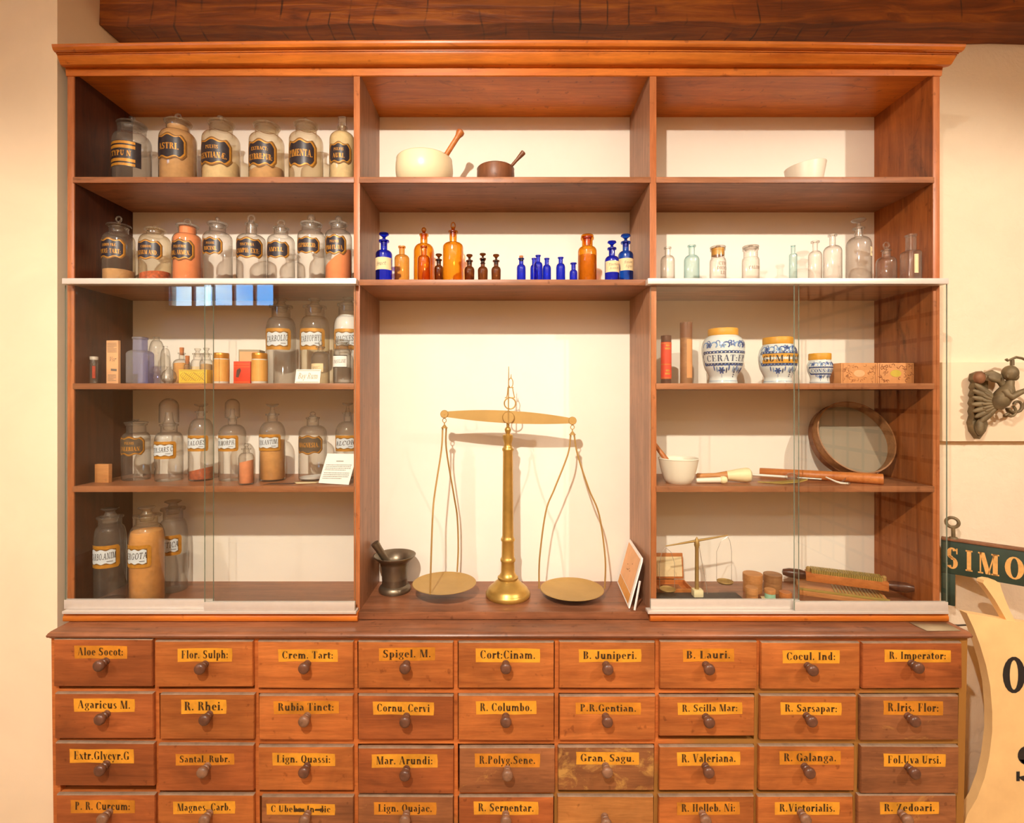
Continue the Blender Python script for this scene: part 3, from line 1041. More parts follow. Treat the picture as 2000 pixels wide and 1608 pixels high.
# ------------------------------------------------------------------ the chest of drawers
S = 0.0016
YC, YD = -0.080, -0.093          # carcass face, drawer faces
zc_top = ZC - 0.434 * 1.6        # counter surface
x_l, x_r = P(100, 0, YC).x, P(1890, 0, YC).x
chest = thing('apothecary_chest', 'long low wooden chest of many small labelled drawers standing under the glazed shelves', 'chest of drawers', ((x_l + x_r) / 2, 0.1, 0))
CM = Matrix.Translation(-Vector(chest.location))


def tap(v):
    """the old carcass narrows a little towards the floor"""
    d = (zc_top - v.z)
    return Vector((v.x - (0.022 * d if v.x > 0 else -0.012 * d) * min(1, abs(v.x) / 1.0), v.y, v.z))


M_['chest_frame'] = None
fq = wood('chest_frame_wood', (222, 132, 66), (178, 94, 44), 'x', 0.42, blotch=0.3)
# bare olive-brown patches where the colour has worn off the right-hand rails
t_ = fq.node_tree
bs = t_.nodes['Principled BSDF']
src = bs.inputs['Base Color'].links[0].from_socket
nn = t_.nodes.new('ShaderNodeTexNoise'); nn.inputs['Scale'].default_value = 2.6; nn.inputs['Detail'].default_value = 5
tc_ = t_.nodes.new('ShaderNodeTexCoord'); sx_ = t_.nodes.new('ShaderNodeSeparateXYZ')
t_.links.new(tc_.outputs['Object'], nn.inputs['Vector']); t_.links.new(tc_.outputs['Object'], sx_.inputs[0])
a1 = t_.nodes.new('ShaderNodeMath'); a1.operation = 'MULTIPLY_ADD'; a1.inputs[1].default_value = 0.55; a1.inputs[2].default_value = 0.0
t_.links.new(sx_.outputs['X'], a1.inputs[0])
a2 = t_.nodes.new('ShaderNodeMath'); a2.operation = 'MULTIPLY_ADD'; a2.inputs[1].default_value = -1.5; a2.inputs[2].default_value = 1.0
t_.links.new(sx_.outputs['Z'], a2.inputs[0])
a3 = t_.nodes.new('ShaderNodeMath'); a3.operation = 'ADD'
t_.links.new(a1.outputs[0], a3.inputs[0]); t_.links.new(a2.outputs[0], a3.inputs[1])
a4 = t_.nodes.new('ShaderNodeMath'); a4.operation = 'ADD'
t_.links.new(a3.outputs[0], a4.inputs[0]); t_.links.new(nn.outputs['Fac'], a4.inputs[1])
rp = t_.nodes.new('ShaderNodeValToRGB'); rp.color_ramp.elements[0].position = 0.72; rp.color_ramp.elements[1].position = 0.86
t_.links.new(a4.outputs[0], rp.inputs['Fac'])
mx_ = t_.nodes.new('ShaderNodeMix'); mx_.data_type = 'RGBA'; mx_.inputs[7].default_value = lin((158, 110, 52))
t_.links.new(rp.outputs['Color'], mx_.inputs[0]); t_.links.new(src, mx_.inputs[6]); t_.links.new(mx_.outputs[2], bs.inputs['Base Color'])
M_['chest_frame'] = fq

ROWS = [
    [(104, 1250, 297, 1342), (302, 1253, 493, 1343), (503, 1254, 690, 1345), (699, 1255, 885, 1345), (895, 1255, 1082, 1345), (1092, 1255, 1280, 1345), (1289, 1254, 1479, 1346), (1487, 1256, 1680, 1347), (1685, 1256, 1880, 1346)],
    [(106, 1355, 299, 1444), (312, 1357, 496, 1445), (505, 1359, 689, 1446), (699, 1360, 885, 1446), (895, 1359, 1082, 1447), (1093, 1360, 1280, 1447), (1288, 1361, 1474, 1439), (1485, 1360, 1673, 1446), (1681, 1360, 1873, 1447)],
    [(107, 1453, 301, 1536), (308, 1456, 495, 1546), (504, 1459, 690, 1545), (699, 1462, 886, 1551), (897, 1461, 1084, 1550), (1090, 1460, 1278, 1545), (1288, 1459, 1474, 1545), (1483, 1458, 1669, 1545), (1682, 1459, 1873, 1551)],
    [(109, 1553, 302, 1642), (308, 1554, 496, 1643), (510, 1557, 690, 1645), (699, 1557, 885, 1646), (896, 1557, 1081, 1646), (1089, 1557, 1277, 1646), (1287, 1556, 1473, 1645), (1480, 1556, 1667, 1645), (1676, 1554, 1869, 1643)],
]
TXT = [
    ['Aloe Socot:', 'Flor. Sulph:', 'Crem. Tart:', 'Spigel. M.', 'Cort:Cinam.', 'B. Juniperi.', 'B. Lauri.', 'Cocul. Ind:', 'R. Imperator:'],
    ['Agaricus M.', 'R. Rhei.', 'Rubia Tinct:', 'Cornu. Cervi', 'R. Columbo.', 'P.R.Gentian.', 'R. Scilla Mar:', 'R. Sarsapar:', 'R.Iris. Flor:'],
    ['Extr.Glycyr.G', 'Santal. Rubr.', 'Lign. Quassi:', 'Mar. Arundi:', 'R.Polyg.Sene.', 'Gran. Sagu.', 'R. Valeriana.', 'R. Galanga.', 'Fol.Uva Ursi.'],
    ['P. R. Curcum:', 'Magnes. Carb.', 'C Ubebe  In  dic', 'Lign. Quajac.', 'R. Serpentar.', '', 'R. Helleb. Ni:', 'R.Victorialis.', 'R. Zedoari.'],
]
LAB = [
    [(145, 1261, 249, 1287), (347, 1266, 454, 1293), (543, 1268, 660, 1293), (740, 1265, 850, 1291), (929, 1266, 1055, 1294), (1130, 1268, 1253, 1294), (1333, 1267, 1434, 1293), (1528, 1270, 1640, 1296), (1727, 1269, 1857, 1294)],
    [(144, 1364, 264, 1391), (354, 1366, 443, 1395), (534, 1369, 662, 1395), (728, 1371, 848, 1397), (929, 1369, 1048, 1396), (1124, 1372, 1252, 1396), (1323, 1372, 1450, 1396), (1524, 1372, 1644, 1397), (1725, 1369, 1842, 1397)],
    [(136, 1463, 262, 1491), (343, 1472, 458, 1495), (532, 1471, 655, 1496), (726, 1473, 855, 1500), (927, 1472, 1055, 1499), (1125, 1469, 1248, 1494), (1322, 1468, 1446, 1496), (1522, 1467, 1642, 1494), (1725, 1472, 1847, 1498)],
    [(138, 1562, 264, 1589), (338, 1565, 460, 1590), (520, 1570, 655, 1592), (730, 1567, 853, 1592), (925, 1565, 1052, 1592), None, (1322, 1566, 1445, 1592), (1513, 1566, 1640, 1592), (1718, 1566, 1834, 1591)],
]
KN = [
    [(190, 1303), (388, 1309), (592, 1308), (790, 1308), (988, 1308), (1188, 1310), (1387, 1310), (1590, 1312), (1797, 1307)],
    [(192, 1408), (397, 1409), (592, 1412), (790, 1413), (988, 1413), (1187, 1413), (1387, 1414), (1588, 1412), (1790, 1412)],
    [(192, 1508), (393, 1512), (592, 1512), (790, 1518), (991, 1518), (1187, 1512), (1386, 1512), (1584, 1513), (1790, 1514)],
    [(197, 1604), (397, 1606), (593, 1607), (790, 1607), (988, 1608), (1185, 1613), (1380, 1607), (1576, 1605), (1776, 1606)],
]
WOODS = [['drawer_b', 'drawer', 'drawer', 'drawer', 'drawer', 'drawer', 'drawer', 'drawer', 'drawer_b'],
         ['drawer_b', 'drawer', 'drawer', 'drawer_b', 'drawer', 'drawer', 'drawer', 'drawer', 'drawer_w'],
         ['drawer_b', 'drawer_b', 'drawer', 'drawer_b', 'drawer_w', 'drawer_x', 'drawer', 'drawer', 'drawer_w'],
         ['drawer_b', 'drawer', 'drawer_w', 'drawer_w', 'drawer_b', 'drawer_c', 'drawer', 'drawer', 'drawer_w']]

# carcass: stiles between the columns, rails between the rows, sides, back, plain lower front
def mid(a, b):
    return (a + b) / 2


kz = K(YC)
fr = MB()
yb0 = 0.25
zlow = ZC + (VY - 1660) * kz
cols = [x_l] + [mid(P(ROWS[1][i][2], 0, YC).x, P(ROWS[1][i + 1][0], 0, YC).x) for i in range(8)] + [x_r]
for i, x in enumerate(cols):
    wd = 0.0058 if 0 < i < 9 else 0.011
    xa = x if i == 0 else (x - 2 * wd if i == 9 else x - wd)
    fr.box((xa, YC, zlow), (xa + 2 * wd, YC + 0.05, zc_top - 0.02))
rows_ = [1249] + [mid(max(q[3] for q in ROWS[i]), min(q[1] for q in ROWS[i + 1])) - 1 for i in range(3)] + [1650]
for i, py in enumerate(rows_):
    z_ = ZC + (VY - py) * kz
    hh = 0.0062
    fr.box((x_l + 0.002, YC + 0.0005, z_ - hh), (x_r - 0.002, YC + 0.05, z_ + hh))
fr.box((x_l, YC + 0.001, 0.08), (x_r, YC + 0.03, zlow))
fr.box((x_l, YC + 0.03, 0.0), (x_l + 0.02, yb0, zc_top - 0.02)).box((x_r - 0.02, YC + 0.03, 0.0), (x_r, yb0, zc_top - 0.02))
fr.box((x_l + 0.02, yb0 - 0.012, 0.0), (x_r - 0.02, yb0, zc_top - 0.02))
fr.box((x_l + 0.02, YC + 0.03, 0.0), (x_r - 0.02, YC + 0.05, 0.08))
fr.box((x_l + 0.02, YC + 0.052, 0.09), (x_r - 0.02, YC + 0.06, zc_top - 0.02), 0)
fr.v = [CM @ tap(v) for v in fr.v]
fr.build('carcass', M_['chest_frame'], chest)

# the counter board on top, with a rounded nose
xa, xb = P(88, 0, -0.097).x, P(1902, 0, -0.097).x
nose = [(-0.097 + 0.012, zc_top), (-0.097 + 0.004, zc_top - 0.003), (-0.097, zc_top - 0.009), (-0.097 + 0.003, zc_top - 0.015), (-0.097 + 0.010, zc_top - 0.018), (-0.097 + 0.012, zc_top - 0.021),
        (0.252, zc_top - 0.021), (0.252, zc_top)]
mb = MB()
n_ = len(nose)
vv = []
for x, sgn in ((xa, 1), (xb, -1)):
    for yy, zz in nose:
        ins = 0.010 - min(0.010, (zc_top - zz) * 0.8) if zz > zc_top - 0.010 else (zc_top - 0.009 - zz) * 0.5
        vv.append((x + sgn * ins * 0.6, yy, zz))
mb.add(vv, [list(range(n_))[::-1], list(range(n_, 2 * n_))] + [(i, (i + 1) % n_, n_ + (i + 1) % n_, n_ + i) for i in range(n_)], 0, CM)
mb.build('counter_top', M_['counter'], chest)

KNOB = [(0, 0.0), (0.0085, 0.0), (0.0085, -0.002), (0.0065, -0.006), (0.0070, -0.010), (0.0095, -0.013), (0.0095, -0.016), (0.0082, -0.018), (0.0110, -0.022), (0.0128, -0.027), (0.0122, -0.032), (0.0095, -0.0355), (0.0055, -0.0370), (0.0, -0.0372)]
KM = Matrix(((1, 0, 0, 0), (0, 0, 1, 0), (0, -1, 0, 0), (0, 0, 0, 1)))      # lathe axis z -> y
knob_mesh = None
random.seed(11)
for r_ in range(4):
    for c_ in range(9):
        x0, y0, x1, y1 = ROWS[r_][c_]
        a, b = P(x0, y1, YD), P(x1, y0, YD)
        mb = MB()
        # drawer front: lipped edge, slightly worn corners; a dusty box top shows where it sits low
        e = 0.005
        out = [(a.x, a.z), (b.x, a.z + random.uniform(-.0015, .0015)), (b.x + random.uniform(-.001, .001), b.z), (a.x, b.z + random.uniform(-.001, .002))]
        ring0 = [(x, YC - 0.0005, z) for x, z in out]
        ring1 = [(x, YD + 0.0045, z) for x, z in out]
        cxm, czm = (a.x + b.x) / 2, (a.z + b.z) / 2
        sgn = lambda q: 1 if q > 0 else -1
        ring2 = [(x - sgn(x - cxm) * 0.0018, YD + 0.001, z - sgn(z - czm) * 0.0018) for x, z in out]
        ring3 = [(x - sgn(x - cxm) * e, YD, z - sgn(z - czm) * e) for x, z in out]
        vv = ring0 + ring1 + ring2 + ring3
        ff = [(k_ * 4 + i, k_ * 4 + (i + 1) % 4, k_ * 4 + 4 + (i + 1) % 4, k_ * 4 + 4 + i) for k_ in range(3) for i in range(4)] + [(12, 13, 14, 15), (3, 2, 1, 0)]
        mb.add(vv, ff[:2] + ff[3:6] + ff[7:], 0, CM)
        mb.add(vv, [ff[2], ff[6]], 1, CM)
        mb.box((a.x + 0.004, YC - 0.001, a.z + 0.003), (b.x - 0.004, YC + 0.045, b.z - 0.004), 0, 0, CM)
        dr = mb.build('drawer', [M_[WOODS[r_][c_]], M_['dust']], chest, angle=25)
        kx, ky = KN[r_][c_]
        kp = P(kx, ky, YD - 0.033)
        M = Matrix.Translation(Vector((kp.x, YD + 0.001, kp.z)) - Vector(chest.location)) @ KM.inverted()
        kb = MB()
        kb.lathe([(r * 1.28, -z) for r, z in KNOB], 20)
        if knob_mesh is None:
            ko = kb.build('knob', M_['knob'], dr)
            knob_mesh = ko.data
            kmat = ko
        else:
            ko = bpy.data.objects.new('knob', knob_mesh)
            COL.objects.link(ko)
            ko.parent = dr
        if r_ == 3 or (r_, c_) in ((2, 4), (2, 5), (1, 2), (2, 1)):
            ko.material_slots[0].link = 'OBJECT'
            ko.material_slots[0].material = M_['knob_b']
        ko.matrix_local = Matrix.Translation(Vector((kp.x, YD + 0.001, kp.z)) - Vector(chest.location)) @ Matrix.Rotation(R(90), 4, 'X')
        if LAB[r_][c_]:
            l0, t0, l1, t1 = LAB[r_][c_]
            p, q = P(l0, t1, YD), P(l1, t0, YD)
            W_, H_ = q.x - p.x, q.z - p.z
            ctr = Vector(((p.x + q.x) / 2, YD, (p.z + q.z) / 2)) - Vector(chest.location)
            random.seed(r_ * 20 + c_)
            rag = [random.uniform(0.0, 0.05) for _ in range(12)]
            pg = [(-W_ / 2 + rag[0] * H_, -H_ / 2), (-W_ * 0.2, -H_ / 2 + rag[1] * H_), (W_ * 0.15, -H_ / 2), (W_ / 2 - rag[2] * H_, -H_ / 2 + rag[3] * H_), (W_ / 2, 0), (W_ / 2 - rag[5] * H_, H_ / 2 - rag[6] * H_),
                  (W_ * 0.2, H_ / 2), (-W_ * 0.22, H_ / 2 - rag[8] * H_), (-W_ / 2, H_ / 2 - rag[7] * H_), (-W_ / 2 + rag[9] * H_, H_ * 0.1)]
            tilt = random.uniform(-0.012, 0.012)
            mb = MB()
            def fl(off):
                return lambda u, v: ctr + Vector((u, -off, v + u * tilt))
            flat(mb, [pg], fl(0.0006), 0)
            s = TXT[r_][c_]
            flat(mb, line(s, 0, -H_ * 0.24, H_ * 0.58, W_ * 0.86, T=0.23, t=0.03, maxsq=1.15, track=0.06), fl(0.0010), 1)
            if (r_, c_) == (3, 2):
                flat(mb, [[(-W_ * 0.1, -H_ * 0.2), (W_ * 0.06, -H_ * 0.22), (W_ * 0.05, H_ * 0.08), (-W_ * 0.09, H_ * 0.05)], [(W_ * .2, -H_ * .1), (W_ * .34, -H_ * .12), (W_ * .33, H_ * .1), (W_ * .21, H_ * .06)]], fl(0.0012), 1)
            pm = M_['drawer_paper'] if (r_ + c_) % 3 else M_['drawer_paper_b']
            lo = build_flat(mb, 'label', [pm, M_['drawer_ink']], dr)

# ------------------------------------------------------------------ the shelf case
zc_cnt = zc_top
zc_top = zc_top + 0.001
zA, zB, zCs, zDs, zE = [ZC + (VY - p) * S for p in (346.5, 546.5, 749, 949.5, 1193)]
TH = 0.0185
ztop = ZC + (VY - 119) * S
DEP = 0.253
X0, X1 = P(132, 0, 0).x, P(145, 0, 0).x
X2, X3 = P(691, 0, 0).x, P(703, 0, 0).x
X4, X5 = P(1269, 0, 0).x, P(1282, 0, 0).x
X6, X7 = P(1822, 0, 0).x, P(1835, 0, 0).x
case = thing('shelf_case', 'tall three-bay wooden shelf case with glazed lower sides and heavy cornice', 'shelf cabinet', (0, 0.12, zc_top))
SM = Matrix.Translation(-Vector(case.location))


def part(name, mat, mb, angle=38, parent=None):
    mb.v = [SM @ v for v in mb.v]
    return mb.build(name, mat, parent or case, angle)


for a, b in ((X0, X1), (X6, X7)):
    part('side_panel', [M_['panel_shaded' if a < 0 else 'panel_v'], M_['edge']], MB().box((a, 0.004, zc_top), (b, DEP, ztop + 0.015), 0).box((a, -0.001, zc_top), (b, 0.004, ztop - 0.03), 1, 0.001))
for a, b in ((X2, X3), (X4, X5)):
    part('divider', [M_['divider'], M_['edge']], MB().box((a, 0.004, zc_top), (b, DEP, ztop), 0).box((a, -0.001, zc_top), (b, 0.004, ztop - 0.03), 1, 0.001))
part('back_panel', M_['white_back'], MB().box((X0, DEP, zc_top), (X7, DEP + 0.012, ztop + 0.015)))
part('top_board', M_['top_in'], MB().box((X1, 0.004, ztop), (X6, DEP, ztop + 0.016)))
g_ = 0.0012
for z_, bays in ((zA, ((X1, X2, -1), (X3, X4, 0), (X5, X6, 1))), (zB, ((X1, X2, -1), (X3, X4, 0), (X5, X6, 1))), (zCs, ((X1, X2, -1), (X5, X6, 1))), (zDs, ((X1, X2, -1), (X5, X6, 1)))):
    for a, b, side in bays:
        yf = -0.004
        mb = MB().box((a + g_, 0.002, z_ - TH), (b - g_, DEP - 0.0005, z_))
        mb.box((a - 0.002, yf, z_ - TH), (b + 0.002, 0.002, z_), 0, 0.0015)
        part('shelf', M_['shelf'], mb)
for a, b in ((X1, X2), (X5, X6)):
    part('bottom_board', M_['counter'], MB().box((a, 0.0, zE - 0.02), (b, DEP, zE)))
part('bottom_board', M_['counter'], MB().box((X3, -0.004, zE - 0.02), (X4, DEP, zE)).box((P(699, 0, -0.006).x, -0.010, zE - 0.0235), (P(1272, 0, -0.006).x, -0.002, zE), 0, 0.003).box((X3, -0.001, zc_top), (X4, 0.012, zE - 0.02)))
# base mouldings below the glazed bays
for a, b in ((P(123, 0, -0.025).x, P(698, 0, -0.025).x), (P(1270, 0, -0.025).x, P(1853, 0, -0.025).x)):
    pr = [(-0.0045, zE + 0.003), (-0.022, zE + 0.003), (-0.024, zE - 0.002), (-0.0225, zE - 0.005), (-0.026, zE - 0.009), (-0.026, zc_top + 0.003), (-0.022, zc_top), (-0.004, zc_top)]
    n_ = len(pr)
    mb = MB().add([(x, yy, zz) for x in (a, b) for yy, zz in pr], [list(range(n_))[::-1], list(range(n_, 2 * n_))] + [(i, (i + 1) % n_, n_ + (i + 1) % n_, n_ + i) for i in range(n_)])
    part('base_moulding', M_['cornice'], mb, 60)
# cornice
def zpy(py, y):
    return ZC + (VY - py) * K(y)


cp = [(0.0, zpy(150, 0)), (-0.004, zpy(148, -0.004)), (-0.006, zpy(133, -0.006)), (-0.018, zpy(130.5, -0.018)), (-0.022, zpy(129, -0.022)), (-0.027, zpy(126, -0.027)), (-0.031, zpy(121, -0.031)), (-0.036, zpy(114, -0.036)), (-0.040, zpy(108.5, -0.040)),
      (-0.0405, zpy(106.5, -0.0405)), (-0.044, zpy(106, -0.044)), (-0.0445, zpy(103.5, -0.0445)), (-0.050, zpy(102, -0.050)), (-0.056, zpy(98, -0.056)), (-0.0595, zpy(93, -0.0595)), (-0.0615, zpy(88, -0.0615)), (-0.0615, zpy(86, -0.0615)), (-0.058, zpy(86, -0.0615) + 0.002), (0.0, zpy(86, -0.0615) + 0.004)]
n_ = len(cp)
NX = 30
vv = []
for i in range(NX + 1):
    q = i / NX
    for yy, zz in cp:
        xl = X0 - 0.002 - yy * 0.10
        xr = X7 + 0.002 - yy * 0.42
        x = xl + (xr - xl) * q
        bow = 0.0125 * (1 - (2 * q - 1) ** 2) * min(1, max(0, -yy / 0.05))
        vv.append((x, yy, zz + bow))
ff = [(i * n_ + j, i * n_ + (j + 1) % n_, (i + 1) * n_ + (j + 1) % n_, (i + 1) * n_ + j) for i in range(NX) for j in range(n_)] + [list(range(n_))[::-1], [NX * n_ + j for j in range(n_)]]
part('cornice', M_['cornice'], MB().add(vv, ff), 30)
# returns of the cornice down the sides of the case
part('cornice_cap', M_['cornice'], MB().box((X0, 0.0, cp[0][1] + 0.012), (X7, DEP, cp[-1][1])))
# sliding glass doors in aluminium tracks
for side, (pa, pm, pn, pb) in enumerate(((128, 417, 400, 694), (1270, 1560, 1551, 1849))):
    xa, xb = P(pa - 5, 0, -0.03).x, P(pb + 2, 0, -0.03).x
    zt0, zt1 = zpy(543.5, -0.034), zpy(554.5, -0.034)
    part('top_track', M_['alu'], MB().box((xa, -0.034, zt1), (xb, -0.0045, zt0), 0, 0.001))
    z0, z1 = zpy(1197, -0.034), zpy(1194, -0.034)
    part('bottom_track', M_['alu'], MB().box((xa, -0.034, zE + 0.0035), (xb, -0.0045, zE + 0.0120), 0, 0.0008))
    for (l_, r_, yy, dz) in ((pa, pm, -0.013, 0.0), (pn, pb, -0.026, 0.0)):
        x0_, x1_ = P(l_, 0, yy).x, P(r_, 0, yy).x
        dr = MB().box((x0_, yy - 0.0025, zE + 0.0130), (x1_, yy + 0.0025, zt1 - 0.0005))
        dr.m = [1 if i in (0, 1) else 0 for i in range(6)]
        do = part('glass_door', [M_['pane'], M_['pane_edge']], dr)
        rt = zpy(1172 if yy > -0.02 else 1176.5, yy - 0.005)
        rl_ = MB().box((x0_, yy - 0.0055, zE + 0.0125), (x1_, yy - 0.003, rt), 0, 0.0006).box((x0_, yy + 0.003, zE + 0.0125), (x1_, yy + 0.0055, rt), 0, 0.0006)
        rl_.v = [SM @ v for v in rl_.v]
        rl_.build('door_rail', M_['alu'], do)
# small holes and screws on the back board

# ------------------------------------------------------------------ left bay, top shelf: six labelled jars
G1 = 'labelled jars on the top left shelf'
yA = 0.105
vessel('jar', 'smoky glass jar with a torn gold-banded label, leftmost on the top shelf', 'jar', 258, yA, zA, 80, (274, 258), 58, (243, 60, 4), 'smoky',
       ('lid', 240, 64, 'button', 229, 14), None, ('bands', 274, 324, 62, ['CTYPU N']), G1)
vessel('jar', 'glass jar full of tan powder, black label worn nearly blank', 'jar', 348, yA, zA, 77, (268, 252), 48, (238, 50, 4), 'straw',
       ('lid', 236, 58, 'ring', 222, 17), (250, 'powder_tan'), ('dark', 258, 312, 58, ['ASTRI.']), G1)
vessel('jar', 'glass jar labelled PULVIS GENTIANÆ with pale powder below', 'jar', 432, yA, zA, 77, (270, 255), 47, (240, 50, 4), 'straw',
       ('lid', 238, 56, 'button', 228, 16), (322, 'powder_cream'), ('dark', 267, 324, 62, ['PULVIS', 'GENTIANÆ.']), G1)
vessel('jar', 'glass jar labelled EXTRACT: GLYRRH:PUR: on the top shelf', 'jar', 521, yA, zA, 71, (274, 259), 46, (245, 50, 4), 'straw',
       ('lid', 243, 56, 'button', 236, 10), (338, 'powder_tan', 6), ('dark', 270, 327, 58, ['EXTRACT:', 'GLYRRH:PUR:']), G1)
vessel('jar', 'clear glass jar labelled PIMENTA in gold on black', 'jar', 598, yA, zA, 68, (272, 257), 42, (243, 44, 4), 'straw',
       ('lid', 241, 50, 'button', 232, 9), None, ('dark', 269, 328, 58, ['PIMENTA.']), G1)
vessel('bottle', 'narrow-necked bottle of cream powder with a square glass stopper beside the divider', 'bottle', 669, yA, zA, 52, (272, 254), 18, (246, 20, 4), 'straw',
       ('block', 229, 16), (262, 'powder_cream'), ('dark', 276, 320, 58, ['PULVIS', 'AURI.']), G1)

# ------------------------------------------------------------------ left bay, second shelf: eight smaller labelled jars
G2 = 'labelled jars on the second left shelf'
yB = 0.10
vessel('jar', 'dim glass jar labelled POTAS: TART: with a ring-knobbed lid, first on the second shelf', 'jar', 232, yB, zB, 68, (468, 453), 40, (441, 42, 4), 'straw',
       ('lid', 441, 52, 'ring', 422, 16), (530, 'powder_tan'), ('dark', 463, 506, 60, ['CARBON PRÆ.', 'POTAS: TART:']), G2)
vessel('jar', 'squat glass jar labelled LIGNUM AND with an orange sediment', 'jar', 303, yB, zB, 66, (472, 456), 36, (449, 38, 3), 'straw',
       ('lid', 450, 46, 'ring', 439, 15), (536, 'red_bits', 4), ('dark', 467, 508, 60, ['CARBON', 'LIGNUM AND.']), G2)
vessel('jar', 'glass jar filled with bright orange powder, labelled BOL: ARMEN', 'jar', 366, yB, zB, 61, (468, 455), 37, (442, 38, 3), 'clear',
       ('lid', 442, 48, 'ring', 427, 18), (444, 'powder_orange'), ('dark', 466, 509, 58, ['PULVERIS', 'BOL: ARMEN.']), G2)
vessel('jar', 'clear glass jar with a small ball knob, labelled RICINI', 'jar', 425, yB, zB, 60, (464, 451), 33, (438, 36, 3), 'clear',
       ('lid', 439, 43, 'ball', 424, 10), None, ('dark', 462, 498, 48, ['PULVIS', 'RICINI.']), G2)
vessel('bottle', 'clear narrow-necked bottle labelled TINCTURA CAMPH: EXT', 'bottle', 491, yB, zB, 59, (468, 455), 22, (435, 27, 3), 'clear',
       ('ring', 419, 18), None, ('dark', 462, 505, 66, ['TINCTURA', 'CAMPH: EXT:'], 8), G2)
vessel('jar', 'clear wide-necked jar with a large glass ring stopper, labelled AMYLI', 'jar', 549, yB, zB, 55, (470, 457), 29, (443, 33, 3), 'clear',
       ('ring', 429, 18), None, ('dark', 469, 505, 58, ['AMYLI.']), G2)
vessel('jar', 'clear jar with a big clear ball knob, labelled CUPRI OXIDUM', 'jar', 608, yB, zB, 55, (463, 449), 38, (437, 42, 3), 'clear',
       ('lid', 437, 45, 'ball', 419, 16), None, ('dark', 461, 496, 56, ['CUPRIOXID.']), G2)
vessel('jar', 'jar with orange powder heaped against one side, labelled PRO FLAVA', 'jar', 661, yB, zB, 54, (462, 447), 30, (437, 33, 3), 'clear',
       ('lid', 438, 38, 'ball', 422, 14), (508, 'powder_orange', 20), ('dark', 457, 498, 52, ['PULVIS', 'PRO FLAVA.']), G2)

# ------------------------------------------------------------------ left bay behind the glass, upper shelf
GC = 'bottles and boxes on the upper glazed left shelf'
# sealed glass tube
k = K(0.06)


def at(px, y, sz):
    return ((px - VX) * K(y), y, sz)


t = thing('glass_tube', 'slender capped glass tube with a red slip inside, far left behind the glass', 'tube', at(183.5, 0.06, zCs), 0, GC)
MB().lathe([(0, 0.001), (0.0095, 0.001), (0.0108, 0.004), (0.0108, 0.078), (0.0098, 0.08)], 24).build('body', M_['clear'], t)
MB().lathe([(0, 0.078), (0.0112, 0.078), (0.0115, 0.082), (0.0115, 0.088), (0, 0.0885)], 24).build('cap', M_['white_milk'], t)
MB().box((-0.005, -0.001, 0.018), (0.004, 0.001, 0.058)).build('paper_slip', M_['red_card'], t)


def text_block(mb, rows, w, z1, z0, fn, mat=1, seed=1):
    """rows of small print too fine to read: broken strokes"""
    rr = random.Random(seed)
    for i in range(rows):
        z = z1 + (z0 - z1) * (i + 0.5) / rows
        h = (z1 - z0) / rows * 0.34
        u = -w / 2
        e = w / 2 * (1 if i % 4 != 3 else rr.uniform(0.2, 0.7))
        while u < e:
            l_ = rr.uniform(0.03, 0.09) * w
            flat(mb, [[(u, z - h / 2), (min(u + l_, e), z - h / 2), (min(u + l_, e), z + h / 2), (u, z + h / 2)]], fn, mat)
            u += l_ + 0.014 * w


def front_fn(y):
    return lambda u, v: (u, y, v)


def carton(name, label, cat, px0, px1, py0, y, sz, depth, mat, rz=0.0, group=None, lidmat=None):
    k_ = K(y)
    w, h = (px1 - px0) * k_, ZC + (VY - py0) * k_ - sz
    t_ = thing(name, label, cat, at((px0 + px1) / 2, y, sz), R(rz), group)
    MB().box((-w / 2, 0, 0), (w / 2, depth, h), 0, 0.0012).build('body', M_[mat], t_)
    return t_, w, h


t, w, h = carton('paper_carton', 'tall narrow cream carton with fine print beside the blue square bottle', 'box', 206, 232, 665, 0.06, zCs, 0.010, 'tan_paper', -8, GC)
mb = MB()
text_block(mb, 7, w * 0.8, h * 0.95, h * 0.72, front_fn(-0.0005), 0, 3)
text_block(mb, 5, w * 0.7, h * 0.22, h * 0.06, front_fn(-0.0005), 0, 5)
flat(mb, line('Vsr', 0, h * 0.52, h * 0.10, w * 0.6, T=0.1, t=0.05, slant=0.4), front_fn(-0.0005), 0)
flat(mb, [[(-w * .1, h * .3), (w * .4, h * .29), (w * .4, h * .34), (-w * .1, h * .35)]], front_fn(-0.0005), 0)
build_flat(mb, 'print', [M_['ink_soft']], t)

vessel('bottle', 'dusty blue square bottle with a long neck on the glazed left shelf', 'bottle', 274, 0.075, zCs, 45, (692, 684), 24, (658, 27, 5), 'dusty_blue', None, None, None, GC, power=6, flare=1.0)
vessel('glass_jar', 'large clear domed jar standing behind the blue square bottle', 'jar', 306, 0.16, zCs, 34, (700, 664), 12, (658, 14, 3), 'clear', None, None, None, GC)
vessel('glass_jar', 'tall clear jar with a rounded dome top beside the yellow tin', 'jar', 323, 0.14, zCs, 20, (700, 680), 8, (676, 10, 3), 'clear', None, None, None, GC)
t = thing('glass_globe', 'round clear glass globe flask left of the yellow tin', 'flask', at(330, 0.05, zCs), 0, GC)
k = K(0.05)
MB().lathe([(0, 0.001), (0.010, 0.0), (0.019, 0.008), (0.0225, 0.021), (0.019, 0.036), (0.008, 0.046), (0.006, 0.052), (0.008, 0.055)], 28).build('body', M_['clear'], t)
MB().lathe([(0, 0.004), (0.012, 0.004), (0.017, 0.010), (0.016, 0.016), (0, 0.017)], 20).build('contents', M_['smoky'], t)
vessel('bottle', 'corked clear bottle of amber liquid standing behind the yellow tin', 'bottle', 355, 0.13, zCs, 36, (712, 701), 11, (689, 16, 3), 'clear', ('cork', 679, 9), (710, 'powder_amber'), None, GC)
